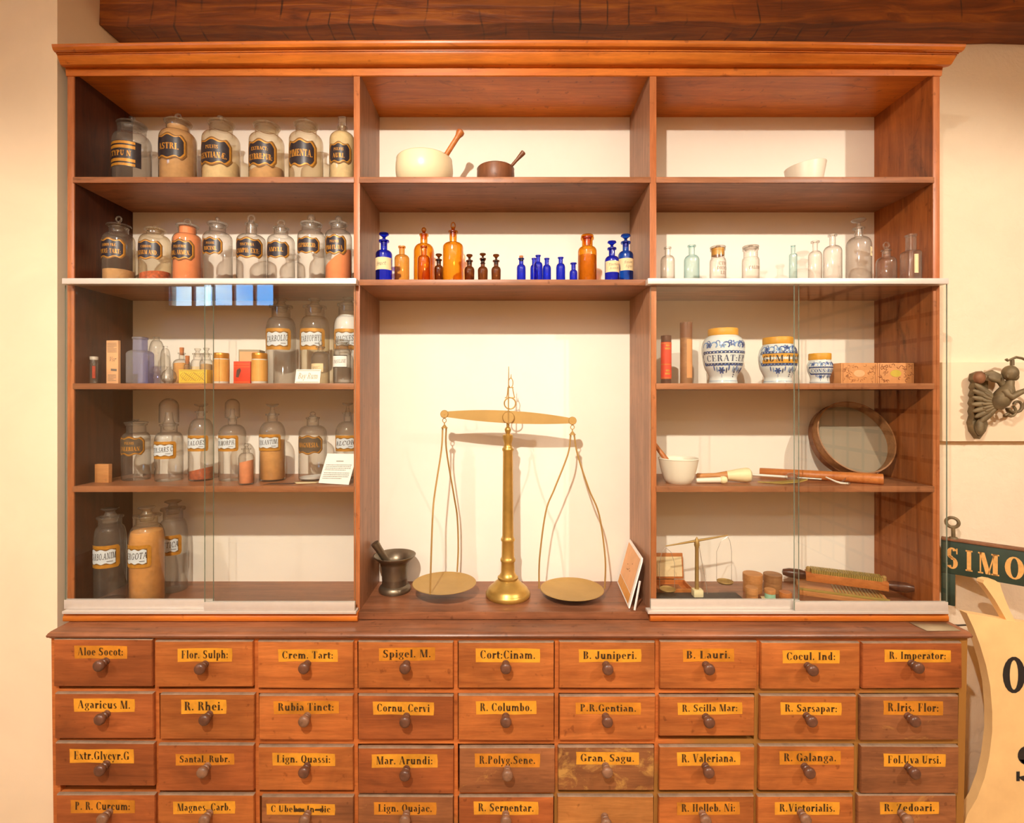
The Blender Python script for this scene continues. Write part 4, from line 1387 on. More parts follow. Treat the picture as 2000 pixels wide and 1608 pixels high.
vessel('vial', 'small vial with a tall red-brown cork behind the yellow tin', 'vial', 366, 0.10, zCs, 14, (716, 711), 8, (706, 10, 2), 'clear', ('cork', 695, 9), None, None, GC)
vessel('bottle', 'wide-lipped clear bottle with a flat stopper behind the right end of the yellow tin', 'bottle', 386, 0.15, zCs, 26, (710, 702), 17, (690, 22, 3), 'clear', ('disc', 681, 14), None, ('plain', 716, 736, 50, [''], 0), GC)
vessel('bottle', 'amber-labelled clear bottle with a flat stopper, directly left of a gilt canister', 'bottle', 403, 0.12, zCs, 27, (711, 702), 17, (690, 22, 3), 'clear', ('disc', 680, 13), (712, 'powder_tan'), None, GC)
t, w, h = carton('printed_tin', 'yellow rectangular tin with engraved flourishes in front of corked bottles', 'box', 350, 403, 722, 0.035, zCs, 0.05, 'yellow_card', 3, GC)
mb = MB()
flat(mb, [[(-w * .47, h * .05), (w * .47, h * .05), (w * .47, h * .09), (-w * .47, h * .09)], [(-w * .47, h * .9), (w * .47, h * .9), (w * .47, h * .94), (-w * .47, h * .94)]], front_fn(-0.0005), 0)
for i in range(16):
    a = -w * 0.4 + w * 0.8 * i / 15
    mb.tube([(a + 0.004 * math.sin(q * 1.3 + i), -0.0003, h * (0.2 + 0.6 * q / 6)) for q in range(7)], 0.0005, 4)
build_flat(mb, 'print', [M_['olive']], t)


def canister(label, px, y, top, w_px, lid_py):
    k_ = K(y)
    ct = 1 / math.sqrt(1 + ((px - VX) / 1000) ** 2)
    r = w_px / 2 * k_ * ct
    z = lambda p: ZC + (VY - p) * k_ - zCs
    t_ = thing('canister', label, 'tin', at(px, y, zCs), 0, 'gilt canisters on the glazed left shelf')
    MB().lathe([(0, 0), (r * 0.96, 0), (r, 0.002), (r, z(lid_py)), (0, z(lid_py))], 36).build('body', M_['white_milk'], t_)
    label_on(t_, 'plain', r, 0.008, z(lid_py) - 0.003, R(150), [''], 0, 'label', [M_['label_tan'], M_['ink_soft']])
    MB().lathe([(r * 0.97, z(lid_py) - 0.001), (r * 1.0, z(lid_py) + 0.002), (r * 0.97, z(lid_py) + 0.006), (r * 1.0, z(lid_py) + 0.010), (r * 0.98, z(top) - 0.002), (r * 0.93, z(top)), (0, z(top) + 0.001)], 36).build('lid', M_['gilt_tin'], t_)


canister('gilt-lidded canister with a golden label left of the red box', 432, 0.07, 690, 33, 701)
canister('gilt-lidded canister with a golden label right of the red box', 507, 0.055, 690, 32, 702)
t, w, h = carton('red_box', 'small bright red printed box between two gilt canisters', 'box', 456, 489, 706, 0.06, zCs, 0.03, 'red_card', 0, GC)
mb = MB()
for i in range(12):
    u = -w * 0.42 + w * 0.84 * i / 11
    for v in (0.06, 0.74, 0.86):
        flat(mb, [[(u - .001, h * v), (u + .001, h * v), (u + .0005, h * v + .003), (u - .0005, h * v + .003)]], front_fn(-0.0005), 0)
flat(mb, [[(-w * .35, h * .3), (-w * .2, h * .28), (-w * .05, h * .6), (-w * .12, h * .7), (-w * .3, h * .62)]], front_fn(-0.0005), 1)
build_flat(mb, 'print', [M_['orange_label'], M_['dark_card']], t)
t, w, h = carton('cardboard_box', 'small pale cardboard box behind the red box', 'box', 467, 506, 683, 0.15, zCs, 0.06, 'grey_card', 8, GC)
mb = MB()
flat(mb, [[(-w * .44, h * .1), (w * .4, h * .1), (w * .4, h * .94), (-w * .44, h * .94)]], front_fn(-0.0005), 0)
build_flat(mb, 'label', [M_['tan_paper']], t)

GB = 'big stoppered bottles on the upper glazed left shelf'
vessel('bottle', 'large smoky bottle with a pale scroll label CARBOLIC', 'bottle', 549, 0.165, zCs, 60, (648, 619), 37, (595, 48, 5), 'smoky', ('disc', 584, 26), None, ('scroll', 641, 683, 58, ['CARBOLIC'], 4), GB)
vessel('bottle', 'large amber-tinted bottle with a pale scroll label CARYOPHYL', 'bottle', 615, 0.165, zCs, 59, (648, 617), 38, (596, 48, 5), 'straw', ('disc', 584, 26), None, ('scroll', 641, 683, 58, ['CARYOPHYL'], 2), GB)
vessel('bottle', 'large bottle of white powder with a pale scroll label MAGNESIA, close by the divider', 'bottle', 680, 0.14, zCs, 58, (642, 617), 38, (592, 44, 5), 'clear', ('disc', 582, 24), (617, 'powder_white'), ('scroll', 642, 682, 60, ['MAGNESIA'], 10), GB)
vessel('bottle', 'small clear stoppered bottle with a tan label in front of the CARYOPHYL bottle', 'bottle', 626, 0.06, zCs, 36, (698, 686), 12, (677, 19, 3), 'clear', ('ball', 666, 9), None, ('plain', 710, 727, 48, ['SPEC.'], -12), GC)
vessel('jar', 'small wide-mouthed jar with a boxed label VASELINE', 'jar', 668, 0.06, zCs, 35, (690, 681), 25, (668, 30, 4), 'clear', ('lid', 668, 30, 'button', 664, 10), None, None, GC)
o = [q for q in bpy.data.objects if q.name.startswith('jar') and q.get('label', '').startswith('small wide-mouthed')][0]
rr_ = 17.5 * K(0.06) / math.sqrt(1 + 0.315 ** 2)
label_on(o, 'plain', rr_, ZC + (VY - 719) * K(0.06) - zCs, ZC + (VY - 695) * K(0.06) - zCs, R(56), [''], R(-4), 'label_border', [M_['ink'], M_['ink']])
label_on(o, 'plain', rr_ + 0.0006, ZC + (VY - 717.5) * K(0.06) - zCs, ZC + (VY - 696.5) * K(0.06) - zCs, R(52), ['VASELINE'], R(-4), 'label', [M_['white_paper'], M_['ink']])

t = thing('name_card', 'small white card with green lettering Bay Rum leaning in front of the bottles', 'card', at(600, 0.02, zCs + 0.001), R(-4), None)
k = K(0.02)
w, h = 50 * k, 28 * k
TM = Matrix.Rotation(R(-14), 4, 'X')
mb = MB().box((-w / 2, -0.0008, 0.0), (w / 2, 0.0008, h), 0, 0, TM)
mb.build('card', M_['white_paper'], t)
mb = MB()
f_ = lambda u, v: TM @ Vector((u, -0.0012, v))
flat(mb, [[(-w * .46, h * .06), (w * .46, h * .06), (w * .46, h * .09), (-w * .46, h * .09)], [(-w * .46, h * .9), (w * .46, h * .9), (w * .46, h * .93), (-w * .46, h * .93)]], f_, 0)
flat(mb, line('Bay Rum', 0, h * 0.32, h * 0.42, w * 0.8, T=0.12, t=0.05, slant=0.2), f_, 0)
build_flat(mb, 'lettering', [M_['olive']], t)

# ------------------------------------------------------------------ left bay, middle glazed shelf
GD = 'labelled bottles on the middle glazed left shelf'
t, w, h = carton('wooden_box', 'little square wooden box at the far left of the middle glazed shelf', 'box', 184, 213, 907, 0.06, zDs, 0.014, 'pale_wood', -4, None)
vessel('jar', 'wide clear jar with a dulled black and gold label PULVIS VALERIAN', 'jar', 266, 0.13, zDs, 60, (862, 846), 40, (828, 46, 4), 'clear', ('lid', 828, 50, 'button', 819, 14), None, ('faded', 852, 892, 62, ['PULVIS', 'VALERIAN.'], 8), GD)
vessel('bottle', 'clear bottle under a tall glass dome with scroll label SYR.SARS C', 'bottle', 330, 0.115, zDs, 58, (862, 845), 34, (828, 40, 5), 'clear', ('dome', 778, 40, 826), None, ('scroll', 863, 897, 62, ['SYR.SARS C']), GD)
vessel('bottle', 'clear bottle with red-brown granules and scroll label V.ALOES, behind the pane overlap', 'bottle', 393, 0.12, zDs, 52, (848, 818), 18, (803, 26, 4), 'clear', ('disc', 789, 30), (916, 'red_bits', 5), ('scroll', 851, 882, 62, ['V.ALOES']), GD)
vessel('bottle', 'clear bottle under a narrow glass dome with scroll label TR.MORPH', 'bottle', 454, 0.12, zDs, 55, (850, 830), 18, (814, 24, 4), 'clear', ('dome', 779, 30, 816), None, ('scroll', 851, 882, 58, ['TR.MORPH.'], -6), GD)
vessel('bottle', 'small front bottle of pink-orange powder with a knobbed stopper', 'bottle', 481, 0.03, zDs, 32, (897, 885), 13, (876, 20, 3), 'clear', ('ball', 866, 10), (901, 'powder_pink', 3), None, None)
vessel('bottle', 'bottle of amber liquid with a wide flat stopper and scroll label VIN.ANTIM', 'bottle', 532, 0.115, zDs, 52, (850, 824), 20, (808, 28, 4), 'clear', ('disc', 789, 27), (860, 'powder_amber'), ('scroll', 849, 881, 62, ['VIN.ANTIM.']), GD)
vessel('bottle', 'clear bottle with bulbous shoulders and black label MAGNESIA in gold', 'bottle', 611, 0.13, zDs, 56, (848, 832), 24, (815, 28, 4), 'clear', ('ball', 804, 12), (930, 'powder_white', 3), ('faded', 850, 889, 62, ['MAGNESIA.'], 0), GD)
vessel('bottle', 'clear bottle with a flat stopper and scroll label ALCOH, next to the divider', 'bottle', 679, 0.14, zDs, 48, (848, 824), 15, (806, 22, 3), 'clear', ('disc', 787, 22), None, ('scroll', 851, 882, 62, ['ALCOH']), GD)

# typed card, leaning
t = thing('typed_card', 'white card with a printed paragraph leaning beside the divider', 'card', at(656, 0.02, zDs + 0.001), R(-6), None)
k = K(0.02)
w, h = 62 * k, 61 * k
TM = Matrix.Rotation(R(-18), 4, 'X')
sk = lambda u, v: TM @ Vector((u + 0.16 * (v - h / 2), -0.0013, v))
mb = MB().add([TM @ Vector((u + 0.16 * (v - h / 2), yy, v)) for yy in (-0.001, 0.001) for u, v in ((-w / 2, 0.004), (w / 2, 0.0), (w / 2, h), (-w / 2, h))], [(0, 1, 2, 3), (7, 6, 5, 4), (0, 4, 5, 1), (1, 5, 6, 2), (2, 6, 7, 3), (3, 7, 4, 0)])
mb.build('card', M_['white_paper'], t)
mb = MB()
text_block(mb, 1, w * 0.24, h * 0.80, h * 0.71, sk, 0, 2)
text_block(mb, 4, w * 0.84, h * 0.66, h * 0.44, sk, 0, 8)
text_block(mb, 4, w * 0.84, h * 0.40, h * 0.16, sk, 0, 9)
build_flat(mb, 'print', [M_['ink_soft']], t)
# loose slips on the shelf
mb = MB()
c = P(597, 941, 0.055)
mb.add([(c.x - 0.045, 0.07, zDs + 0.001), (c.x - 0.02, 0.03, zDs + 0.0018), (c.x + 0.035, 0.045, zDs + 0.001), (c.x + 0.045, 0.078, zDs + 0.001), (c.x, 0.08, zDs + 0.001)], [(0, 1, 2, 3, 4)])
o = mb.build('paper_slip', M_['cream_paper'])
sm = o.modifiers.new('thickness', 'SOLIDIFY'); sm.thickness = 0.0008
tag(o, 'loose cream paper slip lying under the MAGNESIA bottle', 'paper')
mb = MB()
c = P(540, 943, 0.05)
mb.add([(c.x - 0.03, 0.02, zDs + 0.0009), (c.x + 0.06, 0.03, zDs + 0.0012), (c.x + 0.065, 0.055, zDs + 0.0009), (c.x - 0.02, 0.05, zDs + 0.0009)], [(0, 1, 2, 3)])
o = mb.build('paper_slip', M_['dark_card'])
sm = o.modifiers.new('thickness', 'SOLIDIFY'); sm.thickness = 0.0008
tag(o, 'loose dark paper slip lying in front of the VIN.ANTIM bottle', 'paper')

# ------------------------------------------------------------------ left bay, floor
GE = 'big stoppered bottles on the cabinet floor'
vessel('bottle', 'large clear bottle with scroll label CARBO.ANIM and a tilted disc stopper', 'bottle', 215, 0.085, zE, 67, (1062, 1030), 48, (1010, 56, 5), 'clear', ('disc', 992, 38), None, ('scroll', 1067, 1111, 66, ['CARBO.ANIM'], 6), GE)
vessel('bottle', 'large bottle of amber powder with scroll label ERGOTA, in front of two others', 'bottle', 287, 0.05, zE, 74, (1060, 1028), 44, (1008, 58, 5), 'straw', ('disc', 990, 38), (1036, 'powder_amber'), ('scroll', 1066, 1110, 52, ['ERGOTA'], -4), GE)
vessel('bottle', 'large clear bottle with scroll label EMETICA, half hidden behind the ERGOTA bottle', 'bottle', 338, 0.175, zE, 60, (1050, 1018), 40, (994, 52, 5), 'smoky', ('disc', 978, 36), None, ('scroll', 1047, 1086, 58, ['EMETICA'], 8), GE)

# ------------------------------------------------------------------ middle bay, second shelf: coloured bottles
GM = 'coloured bottles on the middle shelf'
vessel('bottle', 'cobalt blue stoppered bottle with a cream label, leftmost on the middle shelf', 'bottle', 750, 0.07, zB, 33, (496, 487), 13, (468, 21, 4), 'blue', ('mush', 455, 20), None, ('plain', 502, 526, 84, ['fruct'], -12), GM)
vessel('bottle', 'unstoppered honey-coloured bottle right of the labelled blue bottle', 'bottle', 785, 0.07, zB, 29, (504, 496), 11, (480, 15, 4), 'honey', None, None, None, GM)
vessel('bottle', 'big amber bottle with a ball stopper, standing behind a small honey bottle', 'bottle', 828, 0.12, zB, 40, (489, 474), 14, (456, 18, 4), 'amber', ('ball', 444, 10), None, None, GM)
vessel('bottle', 'small honey-coloured bottle in front of the big ball-stoppered amber bottle', 'bottle', 828, 0.045, zB, 25, (506, 498), 11, (480, 14, 4), 'honey', None, None, None, GM)
GS = 'small brown stoppered bottles on the middle shelf'
vessel('bottle', 'small brown stoppered bottle between the two big amber bottles', 'bottle', 857, 0.06, zB, 18, (526, 518), 9, (506, 13, 3), 'brown', ('mush', 496, 13), None, None, GS, taper=0.92)
vessel('bottle', 'tallest amber bottle with an oval ring stopper', 'bottle', 885, 0.085, zB, 40, (481, 471), 14, (450, 19, 4), 'amber', ('ring', 433, 10), None, None, GM)
vessel('bottle', 'small brown stoppered bottle just right of the tallest amber bottle', 'bottle', 917, 0.06, zB, 20, (528, 520), 10, (508, 14, 3), 'brown', ('mush', 497, 13), None, None, GS, taper=0.92)
vessel('bottle', 'small brown bottle with a beaded neck and stopper', 'bottle', 943, 0.06, zB, 20, (528, 520), 8, (504, 13, 3), 'brown', ('mush', 495, 13), None, None, GS, taper=0.92, bead=True)
vessel('bottle', 'small brown stoppered bottle, rightmost of the brown ones', 'bottle', 969, 0.06, zB, 19, (528, 520), 9, (508, 14, 3), 'brown', ('mush', 497, 13), None, None, GS, taper=0.92)
GU = 'small cobalt bottles on the middle shelf'
vessel('bottle', 'small cobalt bottle stopped with a pale cork', 'bottle', 1018, 0.06, zB, 17.5, (524, 516), 8.5, (504, 12, 2.5), 'blue', ('cork', 500, 8), None, None, GU)
vessel('bottle', 'small cobalt bottle half hidden behind the tallest of the slim cobalt bottles', 'bottle', 1043, 0.10, zB, 15, (525, 517), 8, (504, 10, 2.5), 'blue', None, None, None, GU)
vessel('bottle', 'tallest of the slim cobalt bottles, standing in front of another', 'bottle', 1051, 0.05, zB, 17.5, (519, 511), 8, (498, 11, 2.5), 'blue', None, None, None, GU)
vessel('bottle', 'small ribbed cobalt bottle directly right of the tallest slim cobalt one', 'bottle', 1068, 0.06, zB, 16.5, (525, 517), 8.5, (504, 11, 2.5), 'blue', None, None, None, GU)
vessel('bottle', 'cobalt bottle standing alone between the slim cluster and the smallest cobalt one', 'bottle', 1095, 0.06, zB, 18, (523, 514), 8.5, (502, 12, 2.5), 'blue', None, None, None, GU)
vessel('bottle', 'smallest dark cobalt bottle, touching the wide-mouthed amber jar', 'bottle', 1120, 0.055, zB, 15.5, (533, 527), 8.5, (513, 13, 2.5), 'blue', None, None, None, GU)
vessel('jar', 'wide-mouthed amber jar of orange powder on the middle shelf', 'jar', 1147, 0.07, zB, 37, (490, 480), 21, (461, 26, 6), 'amber', ('disc', 459.5, 25), (500, 'powder_tan'), None, GM)
vessel('bottle', 'dark blue stoppered bottle with a handwritten cream label, second from the right divider', 'bottle', 1195, 0.055, zB, 28, (508, 499), 12, (483, 18, 4), 'blue', ('mush', 471, 18), None, ('plain', 509, 531, 80, ['Tinctura', 'Aconiti'], 8), GM)
vessel('bottle', 'lighter blue stoppered bottle with a cream label, nearest the right divider', 'bottle', 1222, 0.09, zB, 30, (498, 489), 12.5, (471, 20, 4), 'azure', ('mush', 458, 20), None, ('plain', 504, 528, 84, ['Rosae', 'Aqua'], 8), GM)

# ------------------------------------------------------------------ right bay, second shelf: clear bottles
GR = 'clear bottles on the second right shelf'
vessel('bottle', 'small clear round bottle, leftmost on the second right shelf', 'bottle', 1304, 0.085, zB, 28, (508, 498), 11, (482, 15, 4), 'clear', None, None, None, GR)
vessel('bottle', 'pale aqua-blue bottle with a straight neck', 'bottle', 1351, 0.085, zB, 31, (508, 497), 12, (478, 17, 4), 'aqua', None, None, None, GR)
vessel('jar', 'wide-mouthed clear jar with an ochre lid and red lettering', 'jar', 1402, 0.085, zB, 33, (512, 504), 27, (484, 31, 5), 'clear', ('lid', 485, 32, 'button', 481, 12), (481.5, 'ochre') if False else None, None, GR)
vessel('jar', 'wide-mouthed clear jar with a grey lid and red lettering CALOMEL', 'jar', 1466, 0.085, zB, 35, (510, 502), 29, (483, 33, 5), 'clear', ('lid', 484, 34, 'button', 480, 12), None, None, GR)
for px, lines_, ocr in ((1402, ['CTRI', 'DIOCA', 'LIS'], True), (1466, ['CALOMEL'], False)):
    root = [q for q in bpy.data.objects if q.parent is None and q.name.startswith('jar') and abs(q.location.x - (px - VX) * K(0.085)) < 1e-4 and q.get('group') == GR][0]
    ct = 1 / math.sqrt(1 + ((px - VX) / 1000) ** 2)
    r_ = (33 if ocr else 35) / 2 * K(0.085) * ct
    mb = MB()
    for i, s in enumerate(lines_):
        zt = (ZC + (VY - (521 if ocr else 529) - i * 9) * K(0.085)) - zB
        flat(mb, line(s, 0, zt, 0.0105, r_ * 1.9, T=0.16, t=0.08, maxsq=1.0), lambda u, v, r_=r_: ((r_ + .0005) * math.sin(R(18) + u / r_), -(r_ + .0005) * math.cos(R(18) + u / r_), v), 0)
    build_flat(mb, 'lettering', [M_['red_iron']], root, centre=(0, 0))
    if ocr:
        rn_ = 13.4 * K(0.085) * ct
        zz0, zz1 = (ZC + (VY - 500) * K(0.085)) - zB, (ZC + (VY - 486) * K(0.085)) - zB
        MB().lathe([(0, zz0), (rn_ * 0.93, zz0), (rn_ * 0.96, zz1), (0, zz1)], 28).build('cork_liner', M_['ochre'], root)
vessel('vial', 'thin aqua glass phial in the middle of the second right shelf', 'vial', 1549, 0.085, zB, 16.5, (498, 495), 9, (479, 10, 2.5), 'aqua', None, None, None, GR)
vessel('bottle', 'slim clear bottle left of the taller clear bottle', 'bottle', 1592, 0.09, zB, 28, (500, 489), 10.5, (470, 18, 4), 'clear', None, None, None, GR)
vessel('bottle', 'tall unstoppered clear bottle beside the large stoppered one', 'bottle', 1626, 0.09, zB, 38, (490, 478), 12.5, (457, 19, 4), 'clear', None, None, None, GR)
vessel('bottle', 'largest clear bottle with a tilted disc stopper and a small orange label', 'bottle', 1677, 0.08, zB, 52, (477, 460), 17, (443, 26, 4), 'clear', ('disc', 429, 32), None, ('plain', 481, 499, 26, ['mmm'], 52), GR)
vessel('bottle', 'short clear bottle with a hooked ring stopper in front of the side panel', 'bottle', 1731, 0.07, zB, 43, (512, 500), 17, (487, 22, 3), 'clear', ('ring', 472, 17), None, None, GR)
vessel('bottle', 'square-shouldered clear bottle with a narrow upright paper label', 'bottle', 1779, 0.03, zB, 36, (494, 488), 18, (457, 21, 5), 'clear', None, None, ('plain', 496, 533, 17, ['']), GR, power=5)

# ------------------------------------------------------------------ middle bay, top shelf: two mortars
def bowl(name, label, cx, y, sz, w_top, w_base, top_py, mat, wall=0.008, belly=0.55, group=None, cat='mortar', bulge=0.0):
    k_ = K(y)
    ct = 1 / math.sqrt(1 + ((cx - VX) / 1000) ** 2)
    r1, r0 = w_top / 2 * k_ * ct, w_base / 2 * k_ * ct
    h = ZC + (VY - top_py) * k_ - sz
    t_ = thing(name, label, cat, at(cx, y, sz), 0, group)
    pr = [(0, 0.001), (r0 - 0.003, 0), (r0, 0.003)]
    for i in range(1, 11):
        q = i / 10
        pr.append((r0 + (r1 - r0) * q ** belly + bulge * r1 * math.sin(math.pi * q ** 0.9), 0.003 + (h - 0.005) * q))
    pr += [(r1 + 0.001, h - 0.003), (r1 - wall * 0.3, h), (r1 - wall, h - 0.003)]
    for i in range(9, 0, -1):
        q = i / 10
        pr.append((max(0.004, r0 - wall + (r1 - r0) * q ** belly), wall + (h - wall) * q))
    pr.append((0, wall))
    MB().lathe(pr, 48).build('body', M_[mat], t_)
    return t_, r1, h


def axis_mat(a, b):
    """matrix that lays the lathe axis from a to b"""
    a, b = Vector(a), Vector(b)
    return Matrix.Translation(a) @ (b - a).to_track_quat('Z', 'Y').to_matrix().to_4x4(), (b - a).length


GP = 'mortars with pestles'
t, r1, h = bowl('mortar', 'large cream stoneware mortar on the top middle shelf', 829, 0.105, zA, 108, 84, 313, 'ceramic', 0.012, 0.6, bulge=0.11)
mb = MB()
for q in range(7):                                    # moulded ring under the lip
    pass
a, b = P(862, 318, 0.09), P(901, 256, 0.085)
M, L = axis_mat(a, b)
o = MB().lathe([(0, -0.03), (0.010, -0.02), (0.0085, 0.0), (0.0085, L * 0.78), (0.0095, L * 0.84), (0.0135, L * 0.93), (0.0125, L * 0.99), (0.007, L * 1.02), (0, L * 1.025)], 20, 0, M)
o = o.build('pestle', M_['orange_wood'])
tag(o, 'orange-brown wooden pestle leaning in the large cream mortar', 'pestle')
t, r1, h = bowl('mortar', 'small brown wooden mortar on the top middle shelf', 968, 0.09, zA, 72, 62, 330, 'hoop_wood', 0.007, 0.6, bulge=0.06)
t.children[0].data.materials[0] = M_['brown_wood']
a, b = P(994, 330, 0.09), P(1023, 297, 0.085)
M, L = axis_mat(a, b)
o = MB().lathe([(0, -0.02), (0.007, -0.015), (0.0050, 0.0), (0.0055, L * 0.55), (0.0075, L * 0.8), (0.0088, L * 0.97), (0.007, L), (0, L * 1.005)], 18, 0, M).build('pestle', M_['brown_wood'])
tag(o, 'small brown wooden pestle leaning in the brown mortar', 'pestle')

# pouring bowl on the top right shelf
k = K(0.09)
t = thing('pouring_bowl', 'white stoneware bowl with a raised pouring lip on the top right shelf', 'bowl', at(1572, 0.09, zA), R(20))
mb = MB()
h0, r0, r1 = (775 - 325) * k - (zA - ZC), 0.044, 0.059
NS = 48
pr = [(0, 0.001), (r0, 0), (r0 + 0.002, 0.004)] + [(r0 + 0.002 + (r1 - r0) * (i / 8) ** 0.7, 0.004 + (h0 - 0.004) * i / 8) for i in range(1, 9)]
pr += [(r1 + 0.0005, h0 + 0.002), (r1 - 0.004, h0 + 0.001)] + [(r1 - 0.004 - (r1 - r0) * (1 - (i / 8) ** 0.7), 0.008 + (h0 - 0.008) * i / 8) for i in range(7, -1, -1)] + [(0, 0.008)]
mb.lathe(pr, NS)
for v in mb.v:
    rr = math.hypot(v.x, v.y)
    if v.z > 0.012 and rr > 1e-4:
        c = max(0.0, v.x / rr)
        q = v.z / h0
        v.z += 0.009 * (v.x / r1) * q ** 2
        v.x += 0.014 * c ** 5 * q ** 3
mb.build('body', M_['ceramic_w'], t)

# ------------------------------------------------------------------ right bay, upper glazed shelf
for px, y, w, top, mats, lab_, nm in ((1301, 0.07, 21, 656, ('dark_wood', 'red_card', 'gold'), 'slim tube with a red wrapper and dark caps beside the divider', 'tube'),
                                      (1340, 0.09, 24, 631, ('hoop_wood', 'box_leaf', 'box_print'), 'taller worn brown paper tube right of the red tube', 'tube')):
    k = K(y)
    r_ = w / 2 * k * 0.94
    h = ZC + (VY - top) * k - zCs
    t = thing('paper_tube', lab_, nm, at(px, y, zCs), 0, 'paper tubes on the upper right glazed shelf')
    MB().lathe([(0, 0), (r_, 0), (r_, h - 0.001), (r_ - 0.001, h), (0, h)], 28).build('body', M_[mats[0]], t)
    if nm and mats[1] == 'red_card':
        label_on(t, 'plain', r_, 0.016, h - 0.022, R(170), [''], 0, 'wrapper', [M_['red_card'], M_['ink']])
        mb = MB()
        for z0_ in (0.030, h - 0.046):
            for dz, wd in ((0, 0.5), (0.010, 0.35)):
                flat(mb, strips(-r_ * wd, r_ * wd, lambda u: z0_ + dz + 0.006, lambda u: z0_ + dz, 8), lambda u, v, r_=r_: ((r_ + .0008) * math.sin(u / r_), -(r_ + .0008) * math.cos(u / r_), v), 0)
        for z0_ in (0.018, h - 0.027, 0.062):
            flat(mb, strips(-r_ * 1.5, r_ * 1.5, lambda u: z0_ + 0.002, lambda u: z0_, 14), lambda u, v, r_=r_: ((r_ + .0008) * math.sin(u / r_), -(r_ + .0008) * math.cos(u / r_), v), 0)
        build_flat(mb, 'gilding', [M_['gold']], t, centre=(0, 0))
    else:
        MB().lathe([(r_ * 1.02, h - 0.05), (r_ * 1.02, h + 0.001), (0, h + 0.001)], 28).build('cap', M_['brown_wood'], t)
        label_on(t, 'plain', r_, 0.02, h - 0.055, R(38), [''], R(25), 'label', [M_['box_leaf'], M_['ink']])


